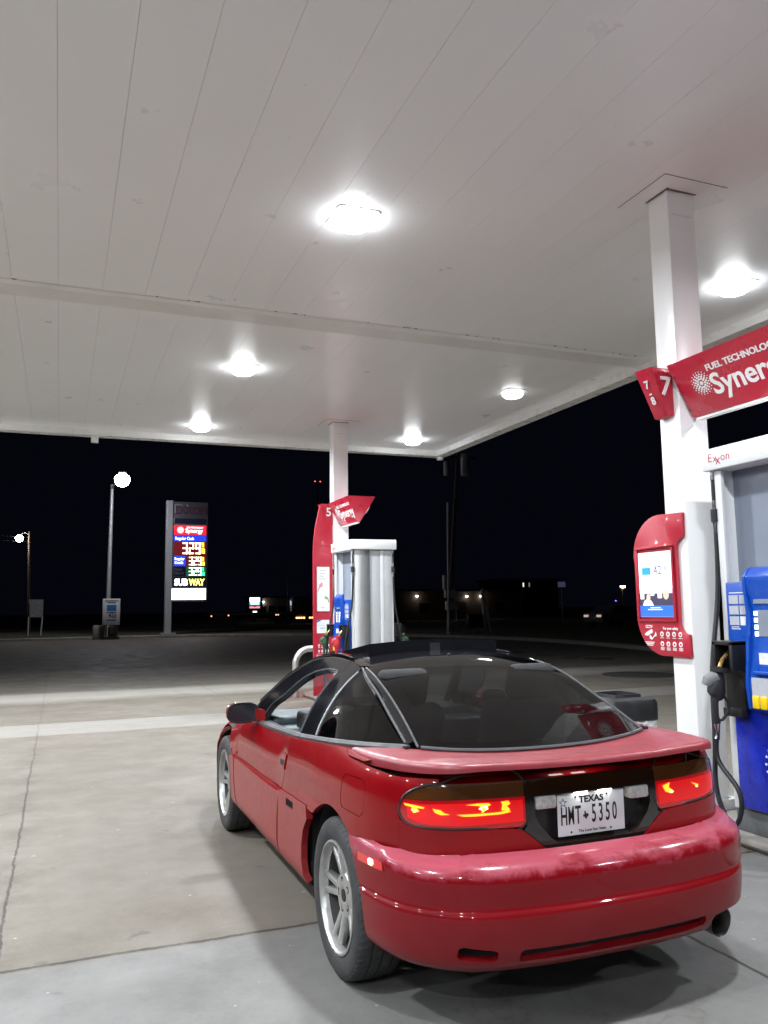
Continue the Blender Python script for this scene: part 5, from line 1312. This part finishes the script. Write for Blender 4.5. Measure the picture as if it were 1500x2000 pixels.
# price sign
M_cab = mat('sign_cabinet', (.085, .085, .10), .45, var=.1); M_signpost = mat('sign_post_silver', (.55, .56, .58), .4, metal=.3, var=.08)
def price_sign():
    Y = 47.3; base = Vector((4.2, Y, .12)); t = thing('price_sign', 'tall fuel price sign showing 3.29 in lit digits beside the road', 'price sign', base)
    part(MB().box(3.96, 4.33, Y-.28, Y+.28, .12, 8.22), 'post', M_signpost, t, base, bev=.02, smooth=False)
    part(MB().box(3.75, 4.6, Y-.40, Y+.40, .10, .22), 'base_plate', M_signpost, t, base)
    part(MB().box(4.331, 6.46, Y-.20, Y+.20, 2.05, 8.16), 'cabinet', M_cab, t, base, bev=.02)
    F = frame(Vector((0, Y-.20, 0)), (1, 0, 0), (0, 0, 1))
    E_r = emis('sign_lit_red', (.62, .012, .03), .95); E_b = emis('sign_lit_blue', (.015, .035, .55), .9); E_w = emis('sign_lit_white', (1, 1, 1), 1.6); E_dr = emis('sign_dark_red', (.11, .006, .010), .6)
    E_y = emis('sign_lit_yellow', (1, .62, .06), 1.5); E_o = emis('sign_lit_amber', (1, .80, .62), 1.6); E_g = emis('sign_lit_green', (.05, .75, .35), 1.2); E_gw = emis('sign_pale_green', (.78, 1, .86), 1.3); E_dg = emis('sign_dark_green', (.01, .085, .035), .5); E_ly = emis('sign_lemon', (.95, .85, .18), 1.4)
    E_dn = mat('dark_navy_panel', (.01, .012, .05), .5); E_txt = emis('sign_text_white', (.75, .85, 1), 1.1); M_dt = mat('dim_text', (.16, .15, .22), .6)
    M_ex = mat('dim_red_letters', (.11, .035, .06), .5)
    KX = lambda x: 4.33+(x-4.33)*.925
    def q(b, x0, z0, x1, z1, h=.02):
        x0, x1 = KX(x0), KX(x1)
        b.prism([(x0, z0), (x1, z0), (x1, z1), (x0, z1)], .004, h, F)
    X0_, X1_ = 4.42, 6.52; zz = lambda py: 8.22-(py-118)*(8.1/1770)      # rows read off the sign's own height
    def txt(b, s, size, x, z, xs=1, bold=.0, al='CENTER', h=.022): b.text(s, size, F @ Matrix.Translation((KX(x), z, h)), .006, xs*.925, bold, al)
    b = MB().use(M_ex); txt(b, 'EXXON', .62, 5.5, 7.62, 1.0, .03); part(b, 'top_lettering', M_ex, t, base, smooth=False)
    for x0, z0, x1, z1 in ((4.44, 7.45, 4.48, 7.98), (4.48, 7.95, 4.95, 7.975), (5.22, 7.90, 5.30, 7.99), (4.40, 6.80, 4.43, 7.16)): b = MB(); q(b, x0, z0, x1, z1, .03); part(b, 'edge_trim', M_signpost, t, base, smooth=False)
    b = MB().use(E_dn); q(b, 4.43, 6.82, 6.5, 7.14, .015); part(b, 'blank_panel', E_dn, t, base, smooth=False)
    b = MB().use(E_r); q(b, X0_, 6.13, X1_, 6.72); b.use(E_w); emblem(b, .22, F @ Matrix.Translation((4.80, 6.42, .021)), .006); txt(b, 'Synergy', .36, 5.72, 6.38, 1, .004); txt(b, 'FUEL TECHNOLOGY', .105, 5.78, 6.58, 1.1, .004)
    part(b, 'brand_panel', E_r, t, base, smooth=False)
    b = MB().use(E_b); q(b, X0_, 5.74, X1_, 6.10); b.use(E_txt); txt(b, 'Regular Cash', .24, 4.50, 5.90, .95, .008, 'LEFT'); part(b, 'cash_panel', E_b, t, base, smooth=False)
    segs = {'a': (0, 1, 1, 1), 'b': (1, 1, 1, .5), 'c': (1, .5, 1, 0), 'd': (0, 0, 1, 0), 'e': (0, 0, 0, .5), 'f': (0, .5, 0, 1), 'g': (0, .5, 1, .5)}
    dig = {'3': 'abcdg', '2': 'abdeg', '9': 'abcdfg', '1': 'bc', '0': 'abcdef'}
    def digits(b, s, x, z, w, h, th, gap):
        for ch in s:
            if ch == '.': q(b, x-gap*.55, z, x-gap*.55+th, z+th, .03); continue
            for k in dig[ch]:
                x0, y0, x1, y1 = segs[k]; xa, xb_ = sorted((x+x0*w, x+x1*w)); za, zb_ = sorted((z+y0*h, z+y1*h)); q(b, xa-th*.5, za-th*.5, xb_+th*.5, zb_+th*.5, .03)
            x += w+gap
    b = MB().use(E_dr); q(b, X0_, 4.88, X1_, 5.72, .01); b.use(E_o); digits(b, '3.29', 5.03, 5.00, .23, .62, .085, .19); b.use(E_y); digits(b, '9', 6.25, 5.42, .10, .22, .045, .1); digits(b, '10', 6.16, 5.02, .09, .22, .045, .07); q(b, 6.18, 5.30, 6.40, 5.335, .03)
    part(b, 'cash_price', E_dr, t, base, smooth=False)
    b = MB().use(E_b); q(b, X0_, 4.22, 5.20, 4.84); b.use(E_txt); txt(b, 'Regular', .22, 4.48, 4.65, .95, .008, 'LEFT'); txt(b, 'Credit', .22, 4.48, 4.42, .95, .008, 'LEFT'); b.use(E_dr); q(b, 5.24, 4.22, X1_, 4.84, .01)
    b.use(E_o); digits(b, '3.29', 5.44, 4.31, .17, .44, .06, .12); b.use(E_y); digits(b, '9', 6.27, 4.58, .09, .17, .04, .1); digits(b, '10', 6.19, 4.29, .08, .17, .04, .06)
    part(b, 'credit_price', E_b, t, base, smooth=False)
    b = MB().use(E_dn); q(b, X0_, 3.60, 5.20, 4.18); b.use(M_dt); txt(b, 'Diesel', .20, 4.48, 4.01, .95, .004, 'LEFT'); txt(b, 'Efficient', .20, 4.48, 3.79, .95, .004, 'LEFT'); b.use(E_dg); q(b, 5.24, 3.60, X1_, 4.18, .01)
    b.use(E_gw); digits(b, '3.29', 5.44, 3.68, .17, .43, .06, .12); b.use(E_g); digits(b, '9', 6.27, 3.95, .09, .17, .04, .1); digits(b, '10', 6.19, 3.67, .08, .17, .04, .06)
    part(b, 'diesel_price', E_dn, t, base, smooth=False)
    b = MB().use(E_dn); q(b, X0_, 2.92, X1_, 3.54, .01); b.use(E_w); txt(b, 'SUB', .54, 4.50, 3.22, .90, .025, 'LEFT', .026); b.use(E_ly); txt(b, 'WAY', .54, 5.44, 3.22, .78, .025, 'LEFT', .026)
    part(b, 'shop_panel', E_dn, t, base, smooth=False)
    b = MB().use(E_w); q(b, 4.34, 2.18, 6.53, 2.86, .05); part(b, 'white_light_box', E_w, t, base, smooth=False)
price_sign()

# roadside boards
M_board = mat('board_white', (.62, .62, .64), .5, var=.08)
def curb_sign():
    base = Vector((.75, 44.2, 0)); t = thing('curb_sign', 'white curb advert board reading 42 cents below the tall street lamp', 'advert board', base)
    part(MB().box(.28, 1.20, 44.19, 44.24, .78, 2.24), 'board', M_board, t, base, bev=.01)
    part(MB().box(.30, 1.18, 44.10, 44.34, 0, .16).box(.45, .53, 44.19, 44.24, .1, .8).box(.95, 1.03, 44.19, 44.24, .1, .8), 'stand', M_satin, t, base)
    F = frame(Vector((0, 44.189, 0)), (1, 0, 0), (0, 0, 1)); b = MB().use(mat('print_sky_blue', (.04, .16, .45), .5)); b.prism([(.50, 1.56), (1.0, 1.56), (1.0, 1.90), (.50, 1.90)], 0, .004, F)
    b.use(M_pl); b.text('42¢', .30, F @ Matrix.Translation((.80, 1.30, .002)), .002, 1, .004)
    for z, x0, x1 in ((2.12, .38, 1.12), (2.02, .52, .98), (1.47, .5, 1.0), (1.06, .5, 1.0)): b.prism([(x0, z-.025), (x1, z-.025), (x1, z+.025), (x0, z+.025)], 0, .003, F)
    part(b, 'printing', M_pl, t, base, smooth=False)
curb_sign()
M_block = mat('rough_concrete', (.26, .245, .22), .9, var=.25, vscale=3, bump=.4)
for i, (x0, x1, z1, lb) in enumerate(((-.18, .42, .78, 'low concrete block left of the white curb advert board'), (.62, 1.12, .70, 'low concrete block under the white curb advert board'))):
    o = MB().box(0, x1-x0, 0, .5, 0, z1).build('concrete_block', M_block, bev=.03, loc=(x0, 44.6, 0)); tag(o, lb, 'concrete block', 'concrete blocks by the kerb')
t = thing('roadside_board', 'dim slanted white board on two legs near the left edge', 'advert board', (-3.3, 52, .1))
MB().box(-.42, .42, -.03, .03, 1.15, 2.25).build('board', mat('grimy_board', (.25, .24, .24), .6, var=.2), t)
MB().box(-.42, -.36, -.03, .03, 0, 2.0).build('leg', M_board, t); MB().box(.30, .37, -.03, .03, 0, 1.2, Matrix.Rotation(R(3), 4, 'Y')).build('leg', M_board, t)
# red obstruction lights on a distant mast
t = thing('radio_mast', 'distant dark mast with two tiny red lights', 'mast', (45.1, 150, 0))
MB().tube([(0, 0, 0), (0, 0, 26.6)], [.35, .1], 6).build('mast', M_satin, t)
MB().tube([(-1.0, 0, 26.5), (1.0, 0, 26.5)], .06, 6).build('cross_arm', M_satin, t)
for x in (-.55, .55): MB().lathe([(0, -.13), (.13, 0), (0, .13)], 8, Matrix.Translation((x, 0, 26.75))).build('warning_light', emis('warning_red', (1, .12, .08), 2.5), t)
# board with lit screen, behind the truck
t = thing('message_board', 'small lit message board with white and blue screen in the distance', 'message board', (19, 90, 0))
MB().box(-.9, .9, -.2, .2, 1.0, 3.05).build('cabinet', M_satin, t); MB().box(-.2, .2, -.15, .15, 0, 1.0).build('post', M_satin, t)
F = frame(Vector((0, -.2, 0)), (1, 0, 0), (0, 0, 1)); b = MB().use(emis('screen_white', (.85, .95, 1), 1.3))
b.prism([(-.6, 2.05), (.6, 2.05), (.6, 2.93), (-.6, 2.93)], .002, .02, F); b.use(emis('screen_cyan', (.05, .35, .7), 1.0)); b.prism([(-.6, 2.05), (-.42, 2.05), (-.5, 2.4), (-.6, 2.5)], .002, .03, F); b.prism([(.6, 2.05), (.42, 2.05), (.5, 2.4), (.6, 2.5)], .002, .03, F); b.prism([(-.6, 2.05), (.6, 2.05), (.6, 2.15), (-.6, 2.15)], .002, .028, F)
b.use(emis('screen_pink', (.8, .25, .3), .8)); b.prism([(-.6, 1.7), (.6, 1.7), (.6, 1.92), (.25, 1.92), (0, 1.84), (-.25, 1.92), (-.6, 1.92)], .002, .02, F); b.use(emis('screen_low', (.9, .95, 1), 1.2)); b.prism([(-.22, 1.12), (.25, 1.12), (.25, 1.38), (-.22, 1.38)], .002, .02, F)
b.build('screen', M_satin, t, smooth=False)
# flat-bed lorry with amber marker lamps
t = thing('flatbed_truck', 'dark flatbed truck with rows of amber marker lights behind the price sign', 'truck', (16.5, 75, .06))
MB().box(-5.4, 4.8, -1.2, 1.2, .95, 1.2).build('flatbed', mat('weathered_deck', (.07, .065, .06), .8), t)
MB().box(-5.0, 4.6, -.5, .5, .62, .95).build('chassis', M_under, t)
b = MB(); b.prism([(3.0, .55), (5.6, .55), (5.6, 1.7), (4.7, 1.9), (4.3, 2.7), (3.0, 2.7)], -1.15, 1.15, Matrix.Rotation(math.pi/2, 4, 'X')); b.build('cab', mat('cab_dark', (.05, .05, .055), .4, coat=.5), t, bev=.05)
for x in (-4.4, -3.5, 1.2, 2.2, 4.4): MB().lathe([(.2, -.12), (.48, -.12), (.5, -.08), (.5, .08), (.48, .12), (.2, .12)], 18, Matrix.Translation((x, -1.1, .5)) @ Matrix.Rotation(math.pi/2, 4, 'X')).build('truck_wheel', M_satin, t)
E_am = emis('amber_lamp', (1, .55, .22), 2.6); E_rd = emis('red_lamp', (1, .06, .04), 2.2)
for x, z in ((3.05, .62), (3.28, .62), (3.52, .62), (3.78, .62), (4.38, .62), (4.62, .62)): MB().box(x-.08, x+.08, -1.24, -1.2, z-.07, z+.07).build('marker_lamp', E_am, t)
for x, z in ((-5.2, .92), (-3.6, .96), (1.0, .95), (1.2, .95)): MB().box(x-.05, x+.05, -1.24, -1.2, z-.05, z+.05).build('marker_lamp', emis('orange_lamp', (1, .4, .25), 1.6), t)
MB().box(4.95, 5.12, -1.24, -1.18, 1.0, 1.45).build('marker_lamp', emis('bright_lamp', (1, .5, .25), 2.5), t); MB().box(4.75, 4.85, -1.24, -1.18, .85, 1.3).build('tail_lamp', E_rd, t)
# flag pole and building front behind
t = thing('flagpole', 'distant flagpole with a small pale flag', 'flagpole', (28.3, 110, 0)); MB().tube([(0, 0, 0), (0, 0, 6.2)], .05, 6).build('pole', M_galv, t)
b = MB(); v = [(.05+.12*i, .06*math.sin(i*1.3), 6.1-.03*i-(.75 if j else 0)) for j in (0, 1) for i in range(9)]; b.add(v, [(i, i+1, 9+i+1, 9+i) for i in range(8)]); b.build('flag', mat('faded_flag', (.25, .22, .25), .8), t)
tag(MB().tube([(0, 0, 0), (0, 0, 5.4)], [.07, .04], 8).build('thin_pole', M_galv, loc=(25.8, 85, 0)), 'thin pale pole standing beside the truck lights', 'pole')
E_wl = emis('warm_wall_light', (1, .9, .78), 7)
def far_building(base, wdt, dep, hgt, label, lamps, c):
    t = thing('building', label, 'building', base)
    MB().box(-wdt/2, wdt/2, 0, dep, 0, hgt).build('wall', mat('far_wall', c, .8, var=.15, vscale=.5), t)
    MB().box(-wdt/2-.3, wdt/2+.3, -.3, dep+.3, hgt, hgt+.25).build('roof', M_satin, t)
    MB().box(-.5, .5, -.04, .0, 0, 2.1).build('door', M_satin, t)
    for x in (-wdt*.3, wdt*.3): MB().box(x-.6, x+.6, -.03, .0, 1.0, 2.0).build('window', M_black, t)
    for x, z in lamps:
        MB().lathe([(.14, .05), (.13, -.05), (.07, -.13), (0, -.15)], 12, Matrix.Translation((x, -.18, z))).build('wall_lamp', E_wl, t)
        ld = bpy.data.lights.new('wall_light', 'POINT'); ld.energy = 2.5; ld.color = (1, .85, .68); ld.shadow_soft_size = .12
        lo = bpy.data.objects.new('wall_light', ld); COL.objects.link(lo); lo.parent = t; lo.location = (x, -.45, z-.25)
far_building((26.5, 112, 0), 5, 6, 3.2, 'distant pale building front beside the message board', [(-1.3, 2.65)], (.22, .19, .17))
far_building((41, 80.4, 0), 16, 7, 3.3, 'distant low dark building with three small wall lights', [(-5.75, 2.80), (.50, 2.72), (2.3, 2.74)], (.07, .055, .045))
# pole with meter boxes and the wooden utility pole
t = thing('steel_post', 'slim grey steel post with meter boxes right of the far dispenser', 'post', (16.85, 34.9, .10)); MB().tube([(0, 0, 0), (.12, 0, 6.9)], .06, 10).build('post', M_galv, t)
M_box = mat('meter_box', (.55, .51, .45), .6, var=.2)
t = thing('utility_pole', 'dark wooden utility pole with transformers and hung boxes', 'utility pole', (17.55, 36.4, .10))
MB().tube([(0, 0, 0), (.9, 0, 10.5)], [.13, .09], 12).build('pole', M_wood, t)
for nm, x0, x1, z0, z1 in (('meter_box', -.38, -.12, 2.35, 3.1), ('meter_box', -.30, .32, 1.9, 2.35), ('cable_box', -.25, .45, 1.25, 1.72)): MB().box(x0, x1, -.45, -.20, z0, z1).build(nm, M_box, t, bev=.02)
MB().tube([(.38, -.3, .3), (.36, -.3, 1.3)], .03, 8).build('conduit', M_galv, t)
for x, z, r, h in ((.05, 8.55, .20, .75), (1.15, 8.6, .24, 1.2)): MB().lathe([(0, 0), (r, 0), (r, h), (r*.7, h+.06), (0, h+.06)], 16, Matrix.Translation((x, -.25, z))).build('transformer', M_galv, t)
MB().box(-.6, 1.9, -.12, -.02, 9.6, 9.72).build('cross_arm', M_wood, t)
tag(MB().box(-.32, .32, -.05, .05, 0, .55, Matrix.Rotation(R(-14), 4, 'Y')).build('leaning_board', M_block, loc=(17.75, 35.9, .2)), 'small pale board leaning at the foot of the utility pole', 'board')
t = thing('pipe_stand', 'pair of pale guard pipes and valve box right of the utility pole', 'pipe stand', (19.6, 36.2, .1))
MB().tube([(.10, 0, 0), (-.05, 0, 2.3)], .07, 8).build('pipe', M_galv, t); MB().tube([(.48, 0, 0), (.02, 0, 2.4)], .08, 8).build('pipe', M_galv, t); MB().box(-1.0, -.1, -.2, .2, .25, 1.0).build('valve_box', M_satin, t, bev=.03); MB().box(-.6, -.25, -.25, -.1, 0, .3).build('valve_box', M_block, t)
t = thing('fire_hydrant', 'pale domed fire hydrant beside the far dispenser', 'hydrant', (14.0, 34.3, .0)); MB().lathe([(.0, 0), (.22, 0), (.22, .06), (.16, .08), (.16, .42), (.20, .45), (.18, .55), (.10, .66), (.05, .70), (0, .72)], 18).build('body', mat('hydrant_paint', (.50, .50, .40), .45, var=.15), t)
for s in (-1, 1): MB().tube([(s*.14, 0, .36), (s*.26, 0, .36)], .07, 10).build('nozzle', M_galv, t)
# passing car and lamp at the right
def far_car(name, base, rz, label, c, glow):
    t = thing(name, label, 'car', base, rz)
    b = MB(); pf = [(-2.2, .30), (2.2, .30), (2.3, .55), (2.15, .80), (1.2, .92), (.55, 1.38), (-.9, 1.42), (-1.6, 1.0), (-2.2, .95), (-2.3, .6)]
    b.prism(pf, -.85, .85, Matrix.Rotation(math.pi/2, 4, 'X')); b.build('body', mat('far_car_paint', c, .3, coat=.6), t, bev=.08, seg=3)
    for sd in (-1, 1):
        MB().prism([(.42, .95), (1.0, .95), (.48, 1.32), (-.85, 1.35), (-1.3, .98)], -.004, .004, Matrix.Translation((0, sd*.856, 0)) @ Matrix.Rotation(math.pi/2, 4, 'X')).build('window', M_black, t)
        for x in (-1.4, 1.4): MB().lathe([(0, -.1), (.30, -.1), (.32, -.06), (.32, .06), (.30, .1), (0, .1)], 20, Matrix.Translation((x, sd*.78, .32)) @ Matrix.Rotation(math.pi/2, 4, 'X')).build('wheel', M_satin, t)
        MB().box(-2.31, -2.2, sd*.55-.18, sd*.55+.18, .66, .80).build('tail_lamp', glow, t)
far_car('parked_car', (33.2, 42.5, .06), R(12), 'dim pale car on the road at the right', (.16, .16, .19), emis('car_lamp', (.8, .6, .5), .35))
t = thing('street_lamp', 'small distant orange-white lamp beside the red advert panel', 'street lamp', (47.5, 60, 0)); MB().tube([(0, 0, 0), (0, 0, 3.2)], .06, 8).build('pole', M_wood, t)
MB().lathe([(0, .1), (.26, .06), (.22, -.08), (0, -.14)], 14, Matrix.Translation((0, -.1, 3.2))).build('lamp_lens', emis('orange_glow', (1, .72, .45), 7), t)
t = thing('light_marker', 'tiny violet light low at the right beyond the road', 'light', (46.7, 60, 0)); MB().tube([(0, 0, 0), (0, 0, 1.8)], .04, 6).build('post', M_satin, t); MB().lathe([(0, -.08), (.09, 0), (0, .08)], 10, Matrix.Translation((0, 0, 1.87))).build('lens', emis('violet_glow', (.35, .1, .9), 1.4), t)
t = thing('road_sign', 'faint dark bluish sign beyond the road', 'sign', (47.5, 70, 0)); MB().box(-.45, .45, -.03, .03, 3.45, 4.0).build('board', emis('faint_sign', (.05, .055, .10), .35), t); MB().tube([(0, .05, 0), (0, .05, 3.6)], .05, 6).build('post', M_galv, t)
t = thing('house', 'distant dark house with two faint lit windows', 'building', (62, 100, 0)); MB().box(-5, 5, 0, 6, 0, 5.2).build('wall', mat('dark_wall', (.03, .028, .03), .8), t); MB().box(-5.3, 5.3, -.3, 6.3, 5.2, 5.5).build('roof', M_satin, t)
for x, s in ((-.9, .7), (.1, .12)): MB().box(x-.10, x+.10, -.03, .0, 4.3, 4.9).build('window', emis('lit_window', (.7, .8, .7), s), t)
